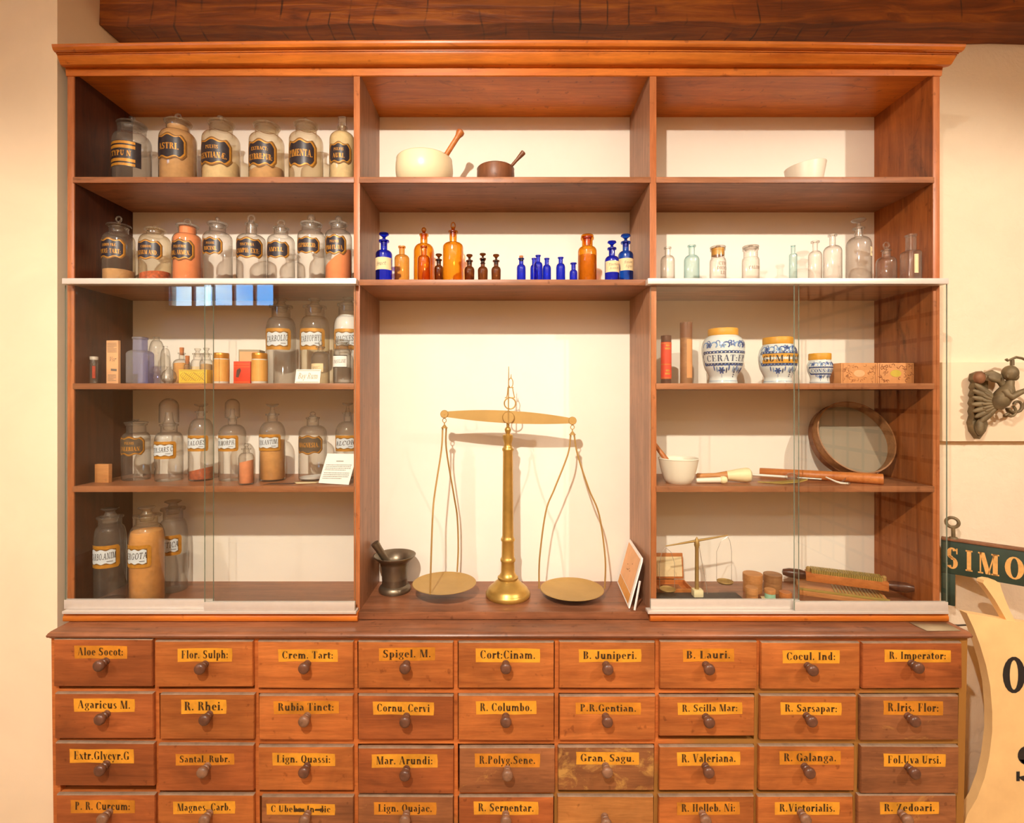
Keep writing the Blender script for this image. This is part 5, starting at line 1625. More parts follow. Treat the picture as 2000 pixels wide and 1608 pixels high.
def delft(label, cx, y, px_w, top, lid_w, lid_py, base_w, prof_rows, band, words, band_mats, letters):
    """prof_rows: (pixel row, pixel width) down the belly of the jar"""
    k_ = K(y)
    ct = 1 / math.sqrt(1 + ((cx - VX) / 1000) ** 2)
    z = lambda p: ZC + (VY - p) * k_ - zCs
    r = lambda w: w / 2 * k_ * ct
    t_ = thing('drug_jar', label, 'jar', at(cx, y, zCs), R(0), 'blue and white drug jars')
    pts = sorted([(z(p), r(w)) for p, w in prof_rows])
    prof = [(0, 0.001), (r(base_w) - 0.002, 0), (r(base_w), 0.003)]
    # smooth curve through the rows
    n = len(pts)
    fine = []
    for i in range(n - 1):
        p0, p1, p2, p3 = pts[max(i - 1, 0)], pts[i], pts[i + 1], pts[min(i + 2, n - 1)]
        for s in range(6):
            q = s / 6
            f = [0.5 * (2 * p1[d] + (p2[d] - p0[d]) * q + (2 * p0[d] - 5 * p1[d] + 4 * p2[d] - p3[d]) * q * q + (3 * p1[d] - p0[d] - 3 * p2[d] + p3[d]) * q ** 3) for d in (0, 1)]
            fine.append(f)
    fine.append(list(pts[-1]))
    prof += [(b, a) for a, b in fine]
    prof += [(r(lid_w) * 0.94, z(lid_py)), (r(lid_w) * 0.8, z(lid_py))]
    MB().lathe(prof, 56).build('body', M_['delft'], t_, angle=60)
    MB().lathe([(r(lid_w) * 0.98, z(lid_py) - 0.001), (r(lid_w), z(lid_py) + 0.001), (r(lid_w), z(top) - 0.002), (r(lid_w) * 0.97, z(top)), (0, z(top) + 0.001)], 40).build('lid', M_['ochre'], t_)

    def rad(zz):
        for (a, ra), (b, rb_) in zip(fine, fine[1:]):
            if a <= zz <= b:
                return ra + (rb_ - ra) * (zz - a) / max(1e-9, b - a)
        return fine[0][1] if zz < fine[0][0] else fine[-1][1]
    rm = max(b for a, b in fine)

    def fn(off, rot=0.0):
        def f(u, v):
            a = rot + u / rm
            rr = rad(v) + off
            return (rr * math.sin(a), -rr * math.cos(a), v)
        return f
    mb = MB()
    zb1, zb0_ = z(band[0]), z(band[1])
    bh = zb1 - zb0_
    zm = (zb1 + zb0_) / 2
    rot = R(-6)
    sc_ = rm / 0.07

    def blob(u, v, a, b, ang=0.0, n=9):
        return [(u + a * math.cos(i * 2 * math.pi / n) * math.cos(ang) - b * math.sin(i * 2 * math.pi / n) * math.sin(ang),
                 v + a * math.cos(i * 2 * math.pi / n) * math.sin(ang) + b * math.sin(i * 2 * math.pi / n) * math.cos(ang)) for i in range(n)]

    def flower(u, v, s, m=1):
        for i in range(6):
            a = i * math.pi / 3
            flat(mb, [blob(u + s * 0.62 * math.cos(a), v + s * 0.55 * math.sin(a), s * 0.42, s * 0.26, a)], fn(0.0006, rot), m)
        flat(mb, [blob(u, v, s * 0.3, s * 0.3)], fn(0.0009, rot), 2)

    def curl(u, v, s, a0, a1, m=2, th=0.09):
        n = 9
        pts_ = [(u + s * (1 - 0.45 * i / n) * math.cos(a0 + (a1 - a0) * i / n), v + s * (1 - 0.45 * i / n) * math.sin(a0 + (a1 - a0) * i / n)) for i in range(n + 1)]
        for p, q in zip(pts_, pts_[1:]):
            dx, dz = q[0] - p[0], q[1] - p[1]
            L_ = math.hypot(dx, dz) + 1e-9
            nx, nz = -dz / L_ * s * th, dx / L_ * s * th
            flat(mb, [[(p[0] - nx, p[1] - nz), (q[0] - nx, q[1] - nz), (q[0] + nx, q[1] + nz), (p[0] + nx, p[1] + nz)]], fn(0.0006, rot), m)
    U = rm * 1.26
    # scalloped dark outline of the scroll, then the scroll itself, then the words
    for i in range(15):
        u = -U + 2 * U * i / 14
        flat(mb, [blob(u, zb1 + bh * 0.10, bh * 0.34, bh * 0.20)], fn(0.0004, rot), 1 if i % 2 else 3)
        flat(mb, [blob(u, zb0_ - bh * 0.10, bh * 0.34, bh * 0.20)], fn(0.0004, rot), 3 if i % 2 else 1)
    flat(mb, [blob(-U, zm, bh * 0.5, bh * 0.7), blob(U, zm, bh * 0.5, bh * 0.7)], fn(0.0004, rot), 3)
    flat(mb, strips(-U, U, lambda u: zb1 + bh * 0.06, lambda u: zb0_ - bh * 0.06, 30), fn(0.0007, rot), 3)
    flat(mb, strips(-U * 0.985, U * 0.985, lambda u: zb1, lambda u: zb0_, 30), fn(0.0010, rot), 4)
    flat(mb, line(words, -U * 0.06, zb0_ + bh * 0.17, bh * 0.66, U * 1.72, T=0.19, t=0.05, maxsq=1.1, track=0.08), fn(0.0013, rot), 5)
    # flowers and scrolls above and below
    zt_, zl_ = fine[-1][0] - 0.010 * sc_, 0.024 * sc_
    za, zb_ = (zb1 + zt_) / 2 + bh * 0.15, (zb0_ + zl_) / 2 - bh * 0.06
    for u, m in ((-0.78, 1), (-0.25, 6), (0.12, 1), (0.66, 1), (0.95, 6)):
        flower(u * U, za + 0.004 * sc_ * math.sin(u * 9), 0.0115 * sc_, m)
    for u in (-0.95, -0.55, -0.1, 0.35, 0.5, 0.85):
        curl(u * U, za - 0.004 * sc_, 0.014 * sc_, R(200), R(-60), 6 if int(u * 20) % 2 else 1, 0.17)
        curl(u * U + 0.010, za + 0.006 * sc_, 0.008 * sc_, R(-30), R(230), 1, 0.17)
    flower(-0.30 * U, zb_, 0.0135 * sc_, 1)
    flat(mb, [[(-0.30 * U - .0007, zb_ - .012 * sc_), (-0.30 * U + .0007, zb_ - .012 * sc_), (-0.30 * U + .0007, zb_ - .024 * sc_), (-0.30 * U - .0007, zb_ - .024 * sc_)]], fn(0.0006, rot), 1)
    flower(0.75 * U, zb_, 0.0115 * sc_, 1)
    for i, u in enumerate((-0.62, -0.5, -0.08, 0.02, 0.22, 0.30, 0.38, 0.46, 0.54, 0.95)):
        flat(mb, [blob(u * U, zb_ + 0.008 * sc_ - 0.004 * sc_ * (i % 3), 0.0028 * sc_, 0.010 * sc_)], fn(0.0006, rot), (1, 6, 2)[i % 3])
    for i, v in enumerate((-0.006, -0.014, -0.021)):
        flat(mb, [blob(0.34 * U, zb_ + v * sc_, 0.0035 * sc_, 0.0026 * sc_)], fn(0.0006, rot), 2)
    flat(mb, strips(-rm * 3.0, rm * 3.0, lambda u: 0.0105 * sc_, lambda u: 0.009 * sc_, 60), fn(0.0005), 6)
    build_flat(mb, 'decoration', [M_['delft'], M_['delft_blue'], M_['delft_dark'], M_['delft_dark'], band_mats, letters, M_['delft_pale']], t_, centre=(0, 0))
    return t_


delft('large blue and white drug jar lettered CERAT:EP with an ochre lid', 1412, 0.085, 86, 643, 60, 656, 58,
      [(746, 56), (738, 54), (731, 60), (718, 74), (700, 82), (685, 85), (672, 83), (663, 74), (658, 62)], (693, 711), 'CERAT:EP', M_['delft'], M_['delft_dark'])
delft('blue and white drug jar with an ochre band lettered GUM TRA', 1519, 0.085, 79, 660, 61, 673, 58,
      [(746, 56), (739, 54), (732, 60), (720, 72), (706, 78), (694, 78), (684, 73), (677, 64), (674, 60)], (693, 711), 'GUM TRA', M_['ochre'], M_['ink'])
delft('smallest blue and white drug jar, next to the printed boxes', 1601, 0.085, 53, 691, 46, 703, 40,
      [(746, 40), (740, 39), (733, 43), (724, 50), (716, 52), (711, 50), (706, 45), (704, 44)], (720, 730), 'CONS:ROS', M_['delft'], M_['delft_blue'])

for i, (p0, p1, lab_, my) in enumerate(((1643, 1713, 'tan carton printed with brown scrolls, left of its twin', 'tan_paper'), (1714, 1785, 'tan printed carton with a yellow oval, touching its twin', 'yellow_print'))):
    t, w, h = carton('printed_carton', lab_, 'box', p0, p1, 709, 0.07, zCs, 0.06, 'box_leaf', 0, 'printed tan cartons')
    mb = MB()
    rr = random.Random(20 + i)
    for q in range(46):
        u, v = rr.uniform(-0.44, 0.44) * w, rr.uniform(0.1, 0.9) * h
        if abs(u) < w * 0.2 and abs(v - h / 2) < h * 0.25:
            continue
        a0 = rr.uniform(0, 6.28)
        mb.tube([(u + 0.006 * math.cos(a0 + s * 0.7) * (1 - s / 9), -0.0003, v + 0.006 * math.sin(a0 + s * 0.7) * (1 - s / 9)) for s in range(6)], 0.0006 if i == 0 else 0.0009, 4, 0)
    for a, b in ((-.46, -.445), (.445, .46)):
        flat(mb, [[(a * w, h * .04), (b * w, h * .04), (b * w, h * .96), (a * w, h * .96)]], front_fn(-0.0004), 0)
    flat(mb, [[(0.155 * w * math.cos(s * math.pi / 8), h * 0.5 + h * (0.17) * math.sin(s * math.pi / 8)) for s in range(16)]], front_fn(-0.0008), 1)
    build_flat(mb, 'print', [M_['box_print'], M_[my]], t)

# ------------------------------------------------------------------ right bay, middle glazed shelf
t, r1, h = bowl('mortar', 'white stoneware mortar on the middle right glazed shelf', 1325, 0.06, zDs, 80, 50, 894, 'ceramic_w', 0.006, 0.62)
a, b = P(1306, 905, 0.06), P(1270, 856, 0.10)
M, L = axis_mat(a, b)
o = MB().lathe([(0, -0.015), (0.008, -0.012), (0.0095, 0.0), (0.0075, L * 0.5), (0.0065, L * 0.95), (0.004, L), (0, L)], 18, 0, M).build('pestle', M_['orange_wood'])
tag(o, 'tapered wooden pestle leaning in the white mortar behind glass', 'pestle')


def lying(name, label, cat, p0, p1, r0, r1, parts_, sz, group=None):
    """turned things lying on a shelf; parts_: (part name, material, profile as (fraction along, radius))"""
    a = Vector((p0[0], p0[1], sz + r0))
    b = Vector((p1[0], p1[1], sz + r1))
    t_ = thing(name, label, cat, a, 0, group)
    M, L = axis_mat((0, 0, 0), b - a)
    for nm, mt, pr in parts_:
        MB().lathe([(r, q * L) for q, r in pr], 22, 0, M).build(nm, M_[mt], t_)
    return t_


pt = lambda px, y: ((px - VX) * K(y), y)
lying('pestle', 'large pestle with a wooden handle and swelling bone-white head, lying down', 'pestle', pt(1360, 0.10), pt(1469, 0.06), 0.0145, 0.0255,
      (('handle', 'pale_wood', [(0, 0), (0.0, 0.008), (0.03, 0.0105), (0.10, 0.0095), (0.35, 0.0095), (0.52, 0.014), (0.56, 0.0155), (0.56, 0.0)]),
       ('head', 'bone', [(0.55, 0.0), (0.555, 0.0155), (0.62, 0.017), (0.80, 0.022), (0.90, 0.024), (0.96, 0.0215), (0.99, 0.014), (1.0, 0.0)])), zDs)
lying('pestle', 'small white pestle with a ball end lying in front of the larger one', 'pestle', pt(1360, 0.045), pt(1421, 0.035), 0.0095, 0.0138,
      (('handle', 'ceramic_w', [(0, 0), (0.0, 0.006), (0.04, 0.008), (0.76, 0.009), (0.78, 0.007), (0.78, 0.0)]),
       ('ball_head', 'bone', [(0.76, 0.0), (0.77, 0.009), (0.82, 0.0125), (0.90, 0.0125), (0.97, 0.009), (1.0, 0.0)])), zDs)
lying('wooden_roller', 'long plain wooden roller lying at a slant in front of the sieve', 'roller', pt(1484, 0.20), pt(1725, 0.02), 0.0145, 0.0175,
      (('body', 'orange_wood', [(0, 0), (0.0, 0.0135), (0.004, 0.0145), (0.996, 0.0175), (1.0, 0.0165), (1.0, 0.0)]),), zDs)
lying('glass_syringe', 'thin glass rod syringe with a bulb lying beside the roller', 'syringe', pt(1468, 0.13), pt(1606, 0.036), 0.0155, 0.0150,
      (('tube', 'white_milk', [(0, 0), (0, 0.004), (0.05, 0.0045), (0.52, 0.0045), (0.53, 0.0)]),
       ('bulb', 'clear', [(0.48, 0.004), (0.53, 0.012), (0.58, 0.0145), (0.63, 0.012), (0.68, 0.004)]),
       ('plunger', 'steel', [(0.66, 0), (0.66, 0.0032), (0.99, 0.0032), (1.0, 0)])), zDs)
# horn spatula
mb = MB()
c = P(1527, 931, 0.04)
out = [(-0.07, 0.0), (-0.045, 0.008), (0.0, 0.013), (0.05, 0.010), (0.075, 0.003), (0.075, -0.003), (0.05, -0.009), (0.0, -0.012), (-0.045, -0.006)]
th = R(-14)
vv = []
for zz in (0.0, 0.0035):
    for x, yy in out:
        vv.append((c.x + x * math.cos(th) - yy * math.sin(th), 0.042 + x * math.sin(th) + yy * math.cos(th), zDs + 0.0012 + zz + 0.012 * max(0, x) ** 2 / 0.005))
n_ = len(out)
mb.add(vv, [list(range(n_))[::-1], list(range(n_, 2 * n_))] + [(i, (i + 1) % n_, n_ + (i + 1) % n_, n_ + i) for i in range(n_)])
o = mb.build('horn_spatula', M_['olive'])
tag(o, 'olive horn spatula lying between the pestle and the roller', 'spatula')
o = MB().add([P(1555, 943, 0.02), P(1600, 947, 0.012), P(1606, 944, 0.03), P(1570, 941, 0.035)], [(0, 1, 2, 3)]).build('x', M_['white_paper'])
bpy.data.objects.remove(o)
# forked glass dropper at the syringe end
t = thing('glass_dropper', 'small forked glass dropper at the front edge by the syringe tip', 'dropper', P(1642, 940, 0.018), 0)
t.location.z = zDs + 0.006
MB().tube([(-0.035, 0.02, 0.016), (-0.012, 0.006, 0.004), (0.0, 0, 0.0), (0.02, -0.004, -0.001)], [0.0022, 0.003, 0.0038, 0.003], 10).build('stem', M_['white_milk'], t)
MB().tube([(0.0, 0, 0.0), (0.015, 0.008, 0.008), (0.03, 0.02, 0.013)], [0.0035, 0.0022, 0.0016], 8).build('arm', M_['clear'], t)
MB().ball((0.02, -0.004, -0.0005), (0.008, 0.006, 0.005)).build('bulb', M_['clear'], t)

# hair sieve leaning back against the end of the shelf
Rs = 0.130
t = thing('sieve', 'round bent-wood sieve with grey mesh leaning at the right end of the shelf', 'sieve', (P(1697, 862, 0.11).x - 0.017, 0.092, zDs), 0)
TM = Matrix.Rotation(R(-24), 4, 'X') @ Matrix.Translation((0, 0, Rs + 0.0)) @ Matrix.Rotation(R(-90), 4, 'X')
zoff = 0.0
hoop = MB().lathe([(Rs, 0.0), (Rs, 0.052), (Rs - 0.0045, 0.052), (Rs - 0.0045, 0.0), (Rs, 0.0)], 72, 0, TM)
zmin = min(v.z for v in hoop.v)
TM = Matrix.Translation((0, 0, -zmin + 0.0040)) @ TM
MB().lathe([(Rs, 0.0), (Rs, 0.052), (Rs - 0.0045, 0.052), (Rs - 0.0045, 0.0), (Rs, 0.0)], 72, 0, TM).build('hoop', M_['hoop_wood'], t)
MB().lathe([(Rs + 0.0035, 0.030), (Rs + 0.0035, 0.0522), (Rs + 0.0003, 0.0522), (Rs + 0.0003, 0.030), (Rs + 0.0035, 0.030)], 72, 0, TM).build('rim_band', M_['brown_wood'], t)
sm = NT('sieve_cloth')
sm.t.nodes.remove(sm.bsdf)
tr_, df_ = sm.n('ShaderNodeBsdfTransparent'), sm.n('ShaderNodeBsdfDiffuse')
df_.inputs['Color'].default_value = lin((170, 158, 136))
mx_ = sm.n('ShaderNodeMixShader')
mx_.inputs[0].default_value = 0.55
sm.l(tr_.outputs[0], mx_.inputs[1]); sm.l(df_.outputs[0], mx_.inputs[2]); sm.l(mx_.outputs[0], sm.out.inputs['Surface'])
MB().lathe([(0, 0.036), (Rs - 0.005, 0.036), (Rs - 0.005, 0.0366), (0, 0.0366)], 48, 0, TM).build('mesh_cloth', sm.m, t)

# ------------------------------------------------------------------ right bay, floor
def pan_scale_pan(R0, z0, c, name, mat, parent, rim=0.004):
    T = Matrix.Translation(Vector(c))
    MB().lathe([(0, -0.004), (R0 * 0.55, -0.0035), (R0 * 0.86, -0.001), (R0, rim), (R0 * 0.985, rim + 0.0012), (R0 * 0.84, 0.0008), (R0 * 0.5, -0.001), (0, -0.0012)], 48, 0, T).build(name, M_[mat], parent)


loc = Vector((P(1372, 0, 0.085).x, 0.085, zE))
t = thing('balance_scale', 'small brass hand balance on a black slate base, one pan raised', 'scale', loc)
rel = lambda px, py, y: P(px, py, y) - loc
MB().box((X5 + 0.004 - loc.x, -0.07, 0), (P(1462, 0, 0.03).x - loc.x, 0.033, 0.012), 0, 0.002).build('base', M_['slate'], t)
p0, p1 = rel(1362, 1150, 0.085), rel(1361, 1058, 0.085)
MB().lathe([(0.008, 0.030), (0.0065, 0.04), (0.0060, p1.z - 0.02), (0.009, p1.z - 0.012), (0.0075, p1.z + 0.002), (0.003, p1.z + 0.012), (0, p1.z + 0.016)], 16, 0, Matrix.Translation((p1.x, 0, 0))).build('post', M_['brass_matt'], t)
MB().box((p0.x - 0.016, -0.014, 0.012), (p0.x + 0.016, 0.014, 0.036), 0, 0.004).build('foot_block', M_['bone'], t)
e0, e1 = rel(1300, 1067, 0.085), rel(1421, 1046, 0.085)
mid_ = (e0 + e1) / 2
MB().tube([e0, e0 + (e1 - e0) * 0.12, mid_, e0 + (e1 - e0) * 0.9, e1], [0.0018, 0.0022, 0.0042, 0.0024, 0.0018], 10).build('beam', M_['brass_matt'], t)
MB().tube([rel(1364, 1060, 0.080), rel(1382, 1160, 0.06)], 0.0009, 6).build('pointer', M_['steel'], t)
for (e, cpx, cpy, cy, nm) in ((e0, 1304, 1153, 0.075, 'left'), (e1, 1416, 1138, 0.08, 'right')):
    c = rel(cpx, cpy, cy)
    R0 = 0.026
    pan_scale_pan(R0, 0, c, 'pan', 'brass_matt', t)
    mb = MB()
    for a in (R(165), R(15)):
        end = c + Vector((R0 * 0.98 * math.cos(a), R0 * 0.98 * math.sin(a), 0.004))
        top = e + Vector((0, 0, -0.004))
        mb.tube([top, top + Vector(((end.x - top.x) * 0.6, (end.y - top.y) * 0.6, -0.015)), Vector((end.x, end.y, top.z - 0.05)), end], 0.0007, 6)
    mb.build('hanger', M_['steel'], t)
# weights scattered on the slate
for i, px in enumerate((1402, 1412, 1423, 1432, 1440)):
    p = Vector((P(px, 0, 0.04).x, 0.035 + 0.006 * (i % 2), zE + 0.012))
    o = MB().box((-0.005, -0.004, 0), (0.005, 0.004, 0.0012), 0, 0.0003, Matrix.Rotation(R(25 * i), 4, 'Z')).build('grain_weight', M_['brass_matt'], loc=p)
    tag(o, 'tiny flat brass weight lying on the slate base of the small balance', 'weight', 'tiny brass weights on the slate')

# open paper-lined box behind the balance
bl = Vector((P(1310, 0, 0.17).x, 0.165, zE))
t = thing('wooden_case', 'open wooden case with a paper-lined lid behind the small balance', 'case', bl)
w = 0.060
MB().box((-w, -0.045, 0.0), (w, 0.045, 0.006)).box((-w, -0.045, 0.006), (-w + 0.004, 0.045, 0.022)).box((w - 0.004, -0.045, 0.006), (w, 0.045, 0.022)).box((-w + .004, -0.045, 0.006), (w - .004, -0.041, 0.022)).box((-w + .004, 0.041, 0.006), (w - .004, 0.045, 0.022)).build('box', M_['orange_wood'], t)
TM = Matrix.Translation((0, 0.047, 0.024)) @ Matrix.Rotation(R(-8), 4, 'X')
MB().box((-w, 0, 0), (w, 0.008, 0.088), 0, 0.001, TM).build('lid', M_['orange_wood'], t)
mb = MB()
flat(mb, [[(-w * .92, 0.008), (w * .92, 0.008), (w * .92, 0.076), (-w * .92, 0.076)]], lambda u, v: TM @ Vector((u, -0.0006, v)), 0)
text_block(mb, 6, w * 1.4, 0.066, 0.018, lambda u, v: TM @ Vector((u, -0.001, v)), 1, 12)
build_flat(mb, 'paper_lining', [M_['cream_paper'], M_['cream_paper']], t)
MB().box((-0.03, -0.03, 0.0062), (0.03, 0.02, 0.016), 0, 0.003).build('tray', M_['box_print'], t)


def pillbox(label, px, y, w_px, py_top, mat='pale_wood', band=None, tilt=0.0):
    k_ = K(y)
    r_ = w_px / 2 * k_ / math.sqrt(1 + ((px - VX) / 1000) ** 2)
    h_ = ZC + (VY - py_top) * k_ - zE
    t_ = thing('pillbox', label, 'box', at(px, y, zE), 0, 'round wooden pillboxes')
    hb = h_ * 0.56
    MB().lathe([(0, 0), (r_ * 0.95, 0), (r_ * 0.96, 0.001), (r_ * 0.96, hb), (0, hb)], 32).build('body', M_[band or mat], t_)
    MB().lathe([(r_ * 0.9, hb), (r_, hb + 0.0005), (r_, h_ - 0.001), (r_ * 0.97, h_), (0, h_)], 32).build('lid', M_[mat], t_)
    return t_


pillbox('large round wooden pillbox, left of the pair behind the small ones', 1470, 0.16, 40, 1120, 'pale_wood')
pillbox('large round wooden pillbox, right of the pair behind the small ones', 1509, 0.16, 38, 1121, 'hoop_wood')
pillbox('small tall round wooden pillbox in front of the left large one', 1468, 0.065, 26, 1147, 'pale_wood')
t = pillbox('little round pillbox with a mint green band on a stack of cards', 1504, 0.075, 23, 1150, 'pale_wood', 'mint')
t.location.z += 0.010
for ch in t.children:
    ch.scale.z = 0.72
pillbox('small orange round pillbox right of the mint-banded one', 1534, 0.06, 26, 1156, 'orange_wood')
o = MB().lathe([(0, 0), (0.018, 0), (0.0185, 0.002), (0.018, 0.0045), (0, 0.005)], 28).build('wooden_disc', M_['pale_wood'], loc=(P(1564, 0, 0.03).x, 0.03, zE))
tag(o, 'loose flat wooden disc lying at the front by the pane edge', 'disc')
t = thing('card_stack', 'little stack of cream cards under the mint-banded pillbox', 'cards', (P(1504, 0, 0.06).x, 0.06, zE), R(-20))
for i in range(4):
    MB().box((-0.022, -0.024, i * 0.0024), (0.022, 0.03, i * 0.0024 + 0.0018), 0, 0, Matrix.Rotation(R(4 * i - 6), 4, 'Z')).build('card', M_['cream_paper'] if i % 2 else M_['white_paper'], t)

# pill machine: grooved board with a brass-cut roller bar laid over it
loc = Vector((P(1640, 0, 0.135).x, 0.135, zE))
t = thing('pill_board', 'worn grooved wooden board of a pill machine at the right of the cabinet floor', 'board', loc, R(-24))
MB().box((-0.125, -0.065, 0), (0.125, 0.065, 0.016), 0, 0.002).build('board', M_['pale_wood'], t)
mb = MB()
for i in range(14):
    x = -0.02 + i * 0.010
    mb.box((x, -0.06, 0.016), (x + 0.005, 0.06, 0.0185))
mb.build('brass_grooves', M_['olive'], t)
MB().box((-0.125, -0.065, 0.016), (0.125, -0.060, 0.024), 0, 0.001).box((-0.125, 0.060, 0.016), (0.125, 0.065, 0.024), 0, 0.001).build('rail', M_['olive'], t)
a, b = P(1527, 1117, 0.20), P(1786, 1150, 0.045)
loc = (a + b) / 2
t = thing('pill_roller', 'two-handled brown pill roller bar with a fluted brass face lying across the board', 'roller', loc)
M, L = axis_mat(a - loc, b - loc)
MB().lathe([(0, 0), (0.010, 0.003), (0.0155, L * 0.06), (0.0165, L * 0.14), (0.012, L * 0.20), (0.0, L * 0.20)], 24, 0, M).build('handle', M_['dark_wood'], t)
MB().lathe([(0, L * 0.80), (0.012, L * 0.80), (0.0165, L * 0.86), (0.0155, L * 0.95), (0.010, L * 0.995), (0, L)], 24, 0, M).build('handle', M_['dark_wood'], t)
d = (b - a).normalized()
q = d.to_track_quat('X', 'Z').to_matrix().to_4x4()
MB().box((-L * 0.31, -0.022, -0.014), (L * 0.31, 0.022, 0.014), 0, 0.002, q).build('bar', M_['orange_wood'], t)
mb = MB()
for i in range(40):
    x = -L * 0.26 + L * 0.52 * i / 39
    mb.box((x - 0.0018, -0.020, 0.014), (x + 0.0018, 0.024, 0.026), 0, 0, q)
mb.build('brass_cutters', M_['olive'], t)
mb = MB()
for i in (-1, 1):
    mb.lathe([(0, 0.014), (0.008, 0.014), (0.008, 0.026), (0.004, 0.030), (0, 0.030)], 12, 0, q @ Matrix.Translation((i * L * 0.285, 0, 0)))
mb.build('guide_knob', M_['brass_matt'], t)

# ------------------------------------------------------------------ middle bay floor: the large brass balance
YB = 0.115
loc = Vector((P(992, 0, YB).x, YB, zE))
t = thing('balance_scale', 'large brass pillar balance with two hanging pans in the tall middle bay', 'scale', loc)
kb = K(YB)
zz = lambda py: ZC + (VY - py) * kb - zE
rr = lambda px: px / 2 * kb
pr = [(0, 0.0), (rr(82), 0.0), (rr(87), 0.006), (rr(87), 0.013), (rr(82), 0.019), (rr(80), 0.021), (rr(78), 0.026), (rr(70), 0.033), (rr(62), 0.038), (rr(52), 0.046), (rr(42), 0.054), (rr(37), 0.058), (rr(40), 0.061), (rr(40), 0.066), (rr(34), 0.069),
      (rr(31), 0.075), (rr(27), 0.080), (rr(26), zz(1098)), (rr(29), zz(1096)), (rr(30), zz(1093)), (rr(27), zz(1090)), (rr(24.5), zz(1087)), (rr(24), zz(1058)), (rr(27), zz(1056)), (rr(27.5), zz(1053)), (rr(24), zz(1050)), (rr(22), zz(1046)),
      (rr(19.5), zz(882)), (rr(22), zz(880)), (rr(22.5), zz(877)), (rr(18), zz(874)), (rr(14), zz(868)), (rr(17), zz(862)), (rr(20), zz(856)), (rr(20), zz(850)), (rr(12), zz(848)), (rr(8), zz(847)), (rr(12), zz(842)), (rr(13), zz(839)), (rr(9), zz(835)), (rr(6), zz(834)), (rr(6), zz(820)), (0, zz(820))]
MB().lathe(pr, 56).build('pillar', M_['brass'], t, angle=50)
e0, e1 = P(868, 809, YB) - loc, P(1118, 822, YB) - loc
m0 = (e0 + e1) / 2
ux = (e1 - e0).normalized()
uz = Vector((-ux.z, 0, ux.x))
hl = (e1 - e0).length / 2
top, bot = [], []
for i in range(33):
    s = -1 + 2 * i / 32
    hw = 0.0095 + 0.012 * (1 - abs(s) ** 2.0)
    c = m0 + ux * (s * hl * 0.965) + uz * (0.002 * (1 - s * s))
    top.append(c + uz * hw * 0.95)
    bot.append(c - uz * hw)
out = [(p.x, p.z) for p in top] + [(p.x, p.z) for p in bot[::-1]]
mb = MB().slab(out, 0.006, 0, Matrix.Translation((0, -0.003, 0)))
for e in (e0, e1):
    mb.lathe([(0, -0.0055), (0.012, -0.0055), (0.0135, -0.004), (0.0135, 0.004), (0.012, 0.0055), (0, 0.0055)], 28, 0, Matrix.Translation(e) @ Matrix.Rotation(R(90), 4, 'X'))
    mb.lathe([(0, -0.0072), (0.003, -0.0072), (0.003, -0.005)], 12, 0, Matrix.Translation(e) @ Matrix.Rotation(R(-90), 4, 'X'))
mb.lathe([(0, -0.012), (0.018, -0.012), (0.0205, -0.009), (0.0205, 0.009), (0.018, 0.012), (0, 0.012)], 32, 0, Matrix.Translation(m0) @ Matrix.Rotation(R(90), 4, 'X'))
mb.build('beam', M_['brass_matt'], t)
mp = MB()
c = P(996, 788, YB + 0.004) - loc
mp.tube([c + Vector((0.019 * math.cos(a), 0, 0.019 * math.sin(a))) for a in [i * math.pi / 14 for i in range(28)]], 0.0022, 8, closed=True)
fork = lambda px, py: P(px, py, YB + 0.004) - loc
mp.tube([fork(989, 778), fork(991, 770), fork(992, 757)], 0.0017, 8).tube([fork(1005, 777), fork(1003, 768), fork(1001, 757)], 0.0017, 8)
mp.tube([fork(986, 777), fork(1006, 777)], 0.0017, 8).tube([fork(991, 757), fork(1003, 757)], 0.0017, 8)
c2 = fork(997.5, 748)
mp.tube([c2 + Vector((0.0075 * math.cos(a), 0, 0.0155 * math.sin(a))) for a in [i * math.pi / 10 for i in range(20)]], 0.0015, 8, closed=True)
mp.tube([fork(998, 740), fork(998.5, 731)], [0.0022, 0.0007], 8)
mp.build('index_frame', M_['brass_matt'], t)
MB().tube([P(993, 828, YB - 0.012) - loc, P(993, 775, YB - 0.012) - loc, P(993.5, 735, YB - 0.012) - loc, P(993.5, 716, YB - 0.012) - loc], [0.0022, 0.0020, 0.0016, 0.0010], 8).build('pointer', M_['brass_matt'], t)
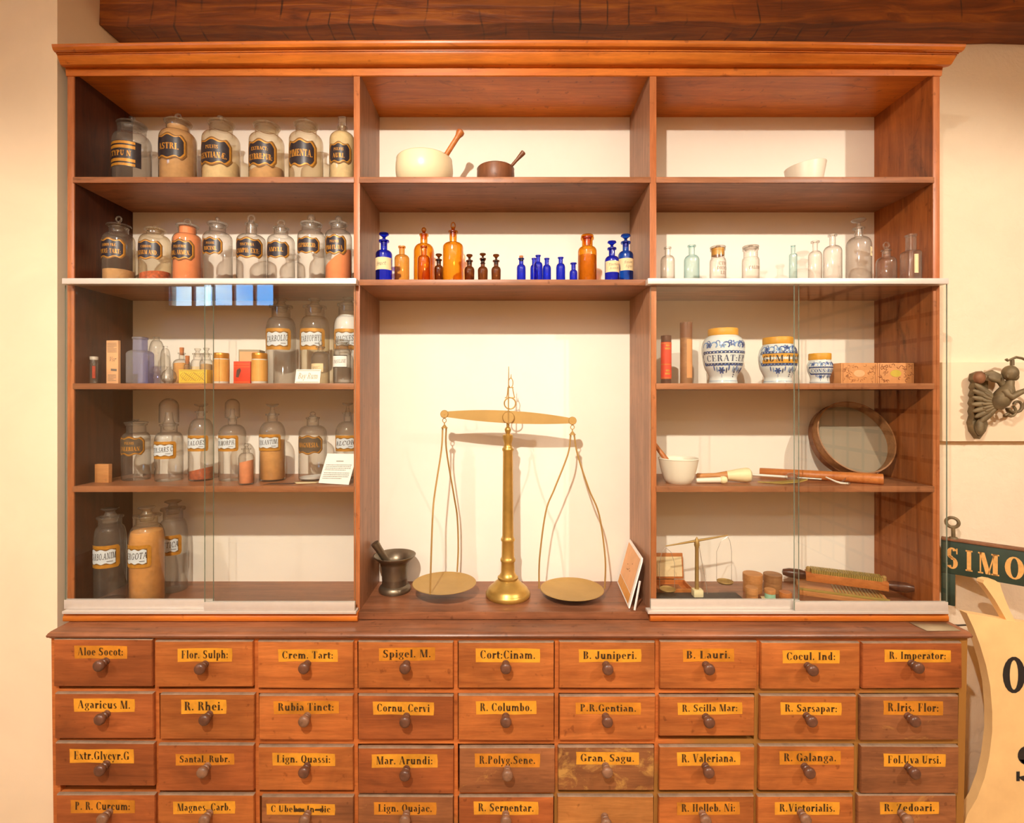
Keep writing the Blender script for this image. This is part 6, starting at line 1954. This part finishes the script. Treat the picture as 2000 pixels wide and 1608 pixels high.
for e, side in ((e0, 0), (e1, 1)):
    hk = MB()
    c = e + Vector((0, 0, -0.0215))
    hk.tube([c + Vector((0.0062 * math.cos(a), 0, 0.0072 * math.sin(a))) for a in [i * math.pi / 8 for i in range(16)]], 0.0014, 8, closed=True)
    hk.lathe([(0, 0.010), (0.002, 0.010), (0.002, 0.004), (0.0055, 0.0), (0.0105, -0.006), (0.0115, -0.008), (0.0, -0.008)], 20, 0, Matrix.Translation(c + Vector((0, 0, -0.018))))
    hk.build('hook', M_['brass_matt'], t)
    top = c + Vector((0, 0, -0.026))
    if side == 0:
        cen = P(867, 1141, 0.105) - loc
        ends = [P(840, 1162, 0.012) - loc, P(893, 1117, 0.20) - loc]
        wp = [[P(862, 880, 0.10), P(849, 965, 0.065), P(845, 1010, 0.04), P(842, 1090, 0.02)], [P(872, 880, 0.13), P(886, 965, 0.165), P(893, 1010, 0.19), P(895, 1070, 0.2)]]
        cen = (ends[0] + ends[1]) / 2
    else:
        ends = [P(1053, 1150, 0.115) - loc, P(1181, 1150, 0.115) - loc]
        cen = (ends[0] + ends[1]) / 2
        wp = [[P(1109, 888, 0.115), P(1083, 955, 0.115), P(1066, 1000, 0.115), P(1054, 1090, 0.115)], [P(1128, 888, 0.115), P(1150, 955, 0.115), P(1170, 1005, 0.115), P(1182, 1090, 0.115)]]
    R0 = 0.106
    pan_scale_pan(R0, 0, cen - Vector((0, 0, 0.004)), 'pan', 'brass_matt', t, 0.004)
    for w_, en in zip(wp, ends):
        pts = [top + Vector((0.006 if w_ is wp[1] else -0.006, 0, 0))] + [p - loc for p in w_] + [en]
        # smooth the wire
        fine = []
        n_ = len(pts)
        for i in range(n_ - 1):
            a_, b_, c_, d_ = pts[max(i - 1, 0)], pts[i], pts[i + 1], pts[min(i + 2, n_ - 1)]
            for s in range(6):
                u = s / 6
                fine.append(0.5 * (2 * b_ + (c_ - a_) * u + (2 * a_ - 5 * b_ + 4 * c_ - d_) * u * u + (3 * b_ - a_ - 3 * c_ + d_) * u ** 3))
        fine.append(pts[-1])
        MB().tube(fine, 0.0028, 8).build('pan_wire', M_['brass_matt'], t)

# bronze mortar with its pestle
loc = Vector((P(771, 0, 0.165).x, 0.165, zE))
km = K(0.165)
t = thing('mortar', 'grey bronze mortar with a flared rim standing left of the large balance', 'mortar', loc)
z = lambda py: ZC + (VY - py) * km - zE
q = lambda px: px / 2 * km * 0.98
MB().lathe([(0, 0.001), (q(61), 0), (q(63), 0.004), (q(63), 0.010), (q(59), 0.016), (q(57), 0.019), (q(50), 0.023), (q(49), 0.040), (q(50), 0.043), (q(50), 0.047), (q(49.5), 0.050), (q(51), 0.085), (q(54), 0.091), (q(54), 0.095), (q(57), 0.099), (q(59), 0.103), (q(72), 0.112), (q(82), 0.121), (q(83), 0.124),
            (q(80), 0.1245), (q(68), 0.117), (q(52), 0.104), (q(46), 0.092), (q(42), 0.05), (q(30), 0.02), (0, 0.016)], 48).build('body', M_['bronze'], t, angle=45)
a, b = loc + Vector((0.0, -0.004, 0.062)), P(732, 1061, 0.13)
M, L = axis_mat(a, b)
o = MB().lathe([(0, -0.03), (0.017, -0.02), (0.0135, 0.0), (0.0120, L * 0.4), (0.0125, L * 0.8), (0.0140, L * 0.95), (0.0135, L), (0.010, L * 1.01), (0, L * 1.012)], 20, 0, M).build('pestle', M_['bronze'])
tag(o, 'dull metal pestle resting in the grey bronze mortar', 'pestle')

# printed leaflet in a clear holder leaning against the right divider
B0, B1 = Vector((P(1205, 0, 0.24).x, 0.235, zE + 0.0025)), Vector((P(1228, 0, 0.01).x, 0.012, zE + 0.0025))
T0, T1 = Vector((X4 - 0.006, 0.225, zE + 0.145)), Vector((X4 - 0.004, 0.02, zE + 0.145))
T0 = P(1229, 1053, 0.23); T1 = B1 + (T0 - B0)
T0.x = min(T0.x, X4 - 0.005); T1.x = min(T1.x, X4 - 0.005)
loc = (B0 + B1) / 2
t = thing('leaflet', 'tan printed leaflet with a white border leaning on the right divider', 'leaflet', loc)
nrm = (B1 - B0).cross(T0 - B0).normalized()
if nrm.x > 0:
    nrm = -nrm
def lf(u, v, off=0.0):
    lo_ = B0 + (B1 - B0) * u
    hi_ = T0 + (T1 - T0) * u
    return lo_ + (hi_ - lo_) * v + nrm * off - loc
mb = MB()
cn = [(0, 0), (1, 0), (1, 0.94), (0.96, 1), (0, 1)]
vv = [lf(u, v) for u, v in cn] + [lf(u, v, -0.004) for u, v in cn]
mb.add(vv, [(0, 1, 2, 3, 4), (9, 8, 7, 6, 5)] + [(i, (i + 1) % 5, 5 + (i + 1) % 5, 5 + i) for i in range(5)])
mb.build('board', M_['white_paper'], t)
mb = MB()
g = lambda u, v: lf(u, v, 0.0008)
flat(mb, [[(0.04, 0.25), (0.92, 0.25), (0.92, 0.95), (0.04, 0.95)]], g, 0)
flat(mb, [[(0.04, 0.04), (0.92, 0.04), (0.92, 0.235), (0.04, 0.235)]], g, 1)
rr_ = random.Random(4)
for i in range(7):
    u, v = rr_.uniform(0.3, 0.6), rr_.uniform(0.45, 0.75)
    flat(mb, [[(u, v), (u + 0.04, v + 0.01), (u + 0.05, v + 0.03), (u + 0.01, v + 0.02)]], lambda a, b: lf(a, b, 0.0012), 2)
build_flat(mb, 'print', [M_['tan_paper'], M_['orange_label'], M_['box_print']], t, outward=nrm)
# strut of the holder
p0, p1 = Vector((P(1239, 0, 0.0).x, -0.002, zE + 0.002)), P(1250, 1135, 0.02)
mb = MB()
mb.box((-0.0012, -0.004, 0), (0.0012, 0.004, (p1 - p0).length), 0, 0, Matrix.Translation(p0 - loc) @ (p1 - p0).to_track_quat('Z', 'Y').to_matrix().to_4x4())
mb.build('strut', M_['white_paper'], t)

# grey card lying on the counter at the right end
c0 = P(1772, 0, -0.03).x
o = MB().add([(P(1774, 0, -0.027).x, -0.029, zc_cnt + 0.0022), (P(1846, 0, -0.029).x, -0.029, zc_cnt + 0.0022), (P(1878, 0, -0.088).x, -0.085, zc_cnt + 0.0022), (P(1812, 0, -0.088).x, -0.085, zc_cnt + 0.0022)], [(0, 1, 2, 3)]).build('counter_card', M_['grey_card'])
sm_ = o.modifiers.new('thickness', 'SOLIDIFY'); sm_.thickness = 0.0015; sm_.offset = 1
tag(o, 'grey-beige card lying flat on the right end of the counter', 'card')

# ------------------------------------------------------------------ right-hand wall: bracket and signs
# cast-iron bracket with a winged child among leaves and scrolls
YW = 0.20
loc = P(1935, 780, 0.235)
t = thing('wall_bracket', 'rusty green cast-iron bracket with a winged child and scrolls on the right wall', 'bracket', loc)
rl = lambda px, py, y=YW: P(px, py, y) - loc
# back plate: long leaf-shaped strip with scalloped left edge
mb = MB()
left = [(1905, 730), (1903, 742), (1907, 747), (1903, 757), (1906, 762), (1902, 772), (1905, 777), (1901, 788), (1904, 794), (1901, 804), (1903, 812), (1899, 826), (1903, 843), (1914, 858)]
right = [(1926, 842), (1930, 830), (1927, 818), (1931, 800), (1932, 780), (1930, 760), (1930, 745), (1928, 733), (1918, 725)]
YP = 0.2200
pl = [(rl(px, py, YP).x, rl(px, py, YP).z) for px, py in left + right]
mb.slab(pl, 0.024, 0, Matrix.Translation((0, rl(0, 0, YP).y, 0)))
mb.build('back_plate', M_['iron'], t)
mb = MB()
for i, (px, py) in enumerate(((1907, 752), (1904, 764), (1903, 777), (1902, 790), (1904, 803), (1908, 814), (1916, 824))):
    M, L = axis_mat(rl(1950 - abs(i - 3) * 1.5, 789 + (i - 3) * 2.5, 0.19), rl(px, py, 0.205))
    mb.ball((0, 0, L * 0.55), (0.0085, 0.011, L * 0.56), 0, 14, 10, M)
    M, L = axis_mat(rl(1948, 789 + (i - 3) * 2, 0.184), rl(px + 17, py * 0.6 + 789 * 0.4, 0.192))
    mb.ball((0, 0, L * 0.55), (0.004, 0.006, L * 0.5), 0, 10, 8, M)
mb.build('acanthus_leaf', M_['iron'], t)
MB().ball(rl(1914, 835, 0.21), (0.014, 0.012, 0.030), 0, 14, 10).build('leaf_tip', M_['iron'], t)
MB().ball(rl(1913, 738, 0.205), (0.020, 0.014, 0.022), 0, 14, 10).build('leaf_head', M_['red_iron'], t)
# wing
mb = MB()
for i in range(6):
    q_ = i / 5
    pts = [rl(1963 - 4 * q_, 765 - 10 * q_, 0.19), rl(1957 - 6 * q_, 748 - 4 * q_, 0.19), rl(1950 - 10 * q_, 735 + 6 * q_, 0.19), rl(1936 - 6 * q_, 728 + 9 * q_, 0.195), rl(1922 + 4 * q_, 731 + 12 * q_, 0.20)]
    mb.tube(pts, [0.008, 0.0095, 0.0105, 0.0095, 0.006], 10)
mb.build('wing', M_['iron'], t)
# body: one skin from the hips through the shoulders to the head and arm
mb = MB()
chain = [rl(1945, 795, 0.195), rl(1952, 785, 0.185), rl(1960, 773, 0.18), rl(1967, 762, 0.18), rl(1971, 752, 0.18), rl(1973, 744, 0.18)]
mb.tube(chain, [0.020, 0.028, 0.027, 0.023, 0.014, 0.012], 16)
arm = [rl(1963, 764, 0.168), rl(1968, 772, 0.160), rl(1976, 776, 0.155), rl(1990, 768, 0.150), rl(2004, 762, 0.150), rl(2012, 758, 0.150)]
mb.tube(arm, [0.013, 0.012, 0.0115, 0.0095, 0.0075, 0.009], 12)
mb.ball(rl(1973, 729, 0.178), (0.024, 0.023, 0.027), 0, 20, 14)
mb.ball(rl(1982, 736, 0.17), (0.012, 0.012, 0.014), 0, 12, 8)
mb.ball(rl(1987, 733, 0.166), (0.0045, 0.005, 0.005), 0, 8, 6)
mb.ball(rl(1985, 741, 0.165), (0.005, 0.004, 0.0025), 0, 8, 6)
for py_, px_ in ((728, 1983), ):
    mb.ball(rl(px_, py_, 0.162), (0.0045, 0.003, 0.0025), 0, 8, 6)
mb.ball(rl(1968, 735, 0.162), (0.004, 0.003, 0.007), 0, 8, 6)
mb.build('child_figure', M_['iron'], t)
# leafy skirt and scrolls
mb = MB()
for i, (px, py) in enumerate(((1940, 778), (1936, 790), (1934, 802), (1942, 800), (1950, 793))):
    M, L = axis_mat(rl(1952, 788, 0.19), rl(px - 8, py + 8, 0.2))
    mb.ball((0, 0, L * 0.6), (0.006, 0.009, L * 0.6), 0, 10, 8, M)
mb.build('leaf_skirt', M_['iron'], t)
mb = MB()


def spiral(cx, cy, r0_, r1_, a0, a1, y=0.19, n=26):
    return [rl(cx + (r0_ + (r1_ - r0_) * i / n) * math.cos(R(a0 + (a1 - a0) * i / n)), cy - (r0_ + (r1_ - r0_) * i / n) * math.sin(R(a0 + (a1 - a0) * i / n)), y) for i in range(n + 1)]


mb.tube(spiral(1985, 792, 16, 5, 200, 520), [0.0045] * 27, 8)
mb.build('scroll', M_['iron'], t)
mb = MB()
mb.tube(spiral(1972, 806, 14, 4, 60, -150) + [rl(1962, 812, 0.19)], [0.0045] * 28, 8)
mb.tube([rl(1966, 797), rl(1968, 803), rl(1978, 808), rl(1992, 803), rl(2000, 793), rl(2006, 780), rl(2016, 772)], 0.005, 8)
mb.ball(rl(1964, 812), 0.007, 0, 10, 8)
mb.build('scroll', M_['iron'], t)
mb = MB()
mb.tube([rl(a_, b_, 0.178) for a_, b_ in ((1965, 702), (1968, 705), (1975, 702), (1985, 698), (1996, 700), (2008, 706), (2022, 722))], [0.005, 0.0035, 0.004, 0.0045, 0.0045, 0.004, 0.004], 8)
mb.tube([rl(1977, 703, 0.178), rl(1977, 714, 0.178)], 0.006, 8)
mb.build('scroll', M_['iron'], t)
MB().tube([rl(2008, 760, 0.15), rl(2025, 745, 0.15), rl(2045, 740, 0.15), rl(2070, 760, 0.15)], 0.005, 8).build('trumpet_rod', M_['iron'], t)

# green shop sign, swung out from the wall
A, Bv = P(1838, 1052, 0.225), P(2000, 1072, 0.085)
dirv = Vector((Bv.x - A.x, Bv.y - A.y, 0)).normalized()
hs = (1118 - 1052) * K(0.225)
Ls = 0.46
loc = Vector((A.x, A.y, A.z - hs / 2))
ang = math.atan2(dirv.y, dirv.x)
t = thing('shop_sign', 'dark green board sign with gilt letters SIMO behind the cabinet end', 'sign', loc, ang)
MB().box((0, 0, -hs / 2), (Ls, 0.022, hs / 2), 0, 0.003).build('board', M_['green_paint'], t)
MB().box((0, -0.004, hs / 2 - 0.004), (Ls, 0.026, hs / 2 + 0.004), 0, 0.002).build('top_bead', M_['red_iron'], t)
mb = MB()
# letters set out where they stand along the board
for ch, px, wpx in (('S', 1860, 26), ('I', 1893, 15), ('M', 1931, 42), ('O', 1981, 40)):
    # solve for distance along the board
    best = min((abs(VX + (loc.x + dirv.x * s) / (D + loc.y + dirv.y * s) * 1000 - px), s) for s in [i * Ls / 800 for i in range(801)])[1]
    dd = D + loc.y + dirv.y * best
    wv_ = wpx / 1000 * dd * dd / (dirv.x * dd - (loc.x + dirv.x * best) * dirv.y)
    flat(mb, line(ch, best, -hs * 0.33, hs * 0.60, wv_, T=0.24, t=0.07, maxsq=None), lambda u, v: (u, -0.0007, v), 0)
build_flat(mb, 'lettering', [M_['gilt_letter']], t)
e = MB()
c = Vector((0.030, 0.011, hs / 2 + 0.060))
e.tube([c + Vector((0.017 * math.cos(a), 0, 0.017 * math.sin(a))) for a in [i * math.pi / 12 for i in range(24)]], 0.0055, 8, closed=True)
e.tube([c + Vector((0.002, 0, -0.018)), Vector((0.033, 0.011, hs / 2))], [0.006, 0.006], 8)
e.lathe([(0, 0), (0.014, 0), (0.011, 0.006), (0, 0.007)], 16, 0, Matrix.Translation((0.033, 0.011, hs / 2 + 0.003)))
e.build('eye_bolt', M_['iron'], t)
lg = P(1847, 1180, 0.225).z - loc.z
MB().box((0.0, 0.002, lg), (0.038, 0.022, -hs / 2), 0, 0.003).build('side_post', M_['green_paint'], t)

# mortar-shaped trade sign
YM = 0.075
loc = Vector((P(2060, 0, YM).x, YM, 0))
t = thing('mortar_sign', 'cream mortar-shaped board sign with black letters at the right edge', 'sign', loc, 0)
km = K(YM)
sil = [(1888, 1198), (1925, 1204), (1968, 1212), (2030, 1221), (2120, 1225), (2230, 1200), (2215, 1250), (2190, 1330), (2180, 1420), (2195, 1510), (2225, 1590), (2240, 1660), (1880, 1660), (1884, 1608), (1890, 1590), (1908, 1560), (1923, 1520), (1932, 1480), (1938, 1430), (1938, 1390), (1934, 1340), (1926, 1300), (1914, 1260), (1902, 1228)]
sil = [((px - 2060) * km, ZC + (VY - py) * km) for px, py in sil]
MB().slab(sil[::-1], 0.028).build('board', M_['sign_cream'], t, angle=30)
pes = [(1968, 1214), (1958, 1196), (1944, 1172), (1930, 1152), (1921, 1140), (1923, 1134), (1932, 1132), (1944, 1134), (1955, 1141), (1956, 1148), (1964, 1170), (1974, 1194), (1985, 1216)]
pes = [((px - 2060) * km, ZC + (VY - py) * km) for px, py in pes]
MB().slab(pes[::-1], 0.024, 0, Matrix.Translation((0, 0.002, 0))).build('pestle', M_['sign_cream'], t, angle=30)
for ch, px, p0, p1, w_ in (('O', 1980, 1284, 1353, 46), ('S', 2008, 1458, 1526, 48)):
    mb = MB()
    flat(mb, line(ch, (px - 2060) * km, ZC + (VY - p1) * km, (p1 - p0) * km, w_ * km, T=0.25, t=0.10, maxsq=None), lambda u, v: (u, -0.0008, v), 0)
    build_flat(mb, 'letter', [M_['letter_black']], t)
MB().box((-0.30, 0.006, 0.0), (0.28, 0.022, ZC + (VY - 1655) * km)).build('stand', M_['sign_cream'], t)

# thin cable from behind the counter to the wall
pts = [P(1852, 1221, 0.0), P(1870, 1222, 0.06), P(1890, 1221, 0.15), P(1905, 1224, 0.24), P(1935, 1228, 0.262)]
o = MB().tube(pts, 0.003, 8).build('cable', M_['slate'])
tag(o, 'thin grey cable running from the counter end along the right wall', 'cable')
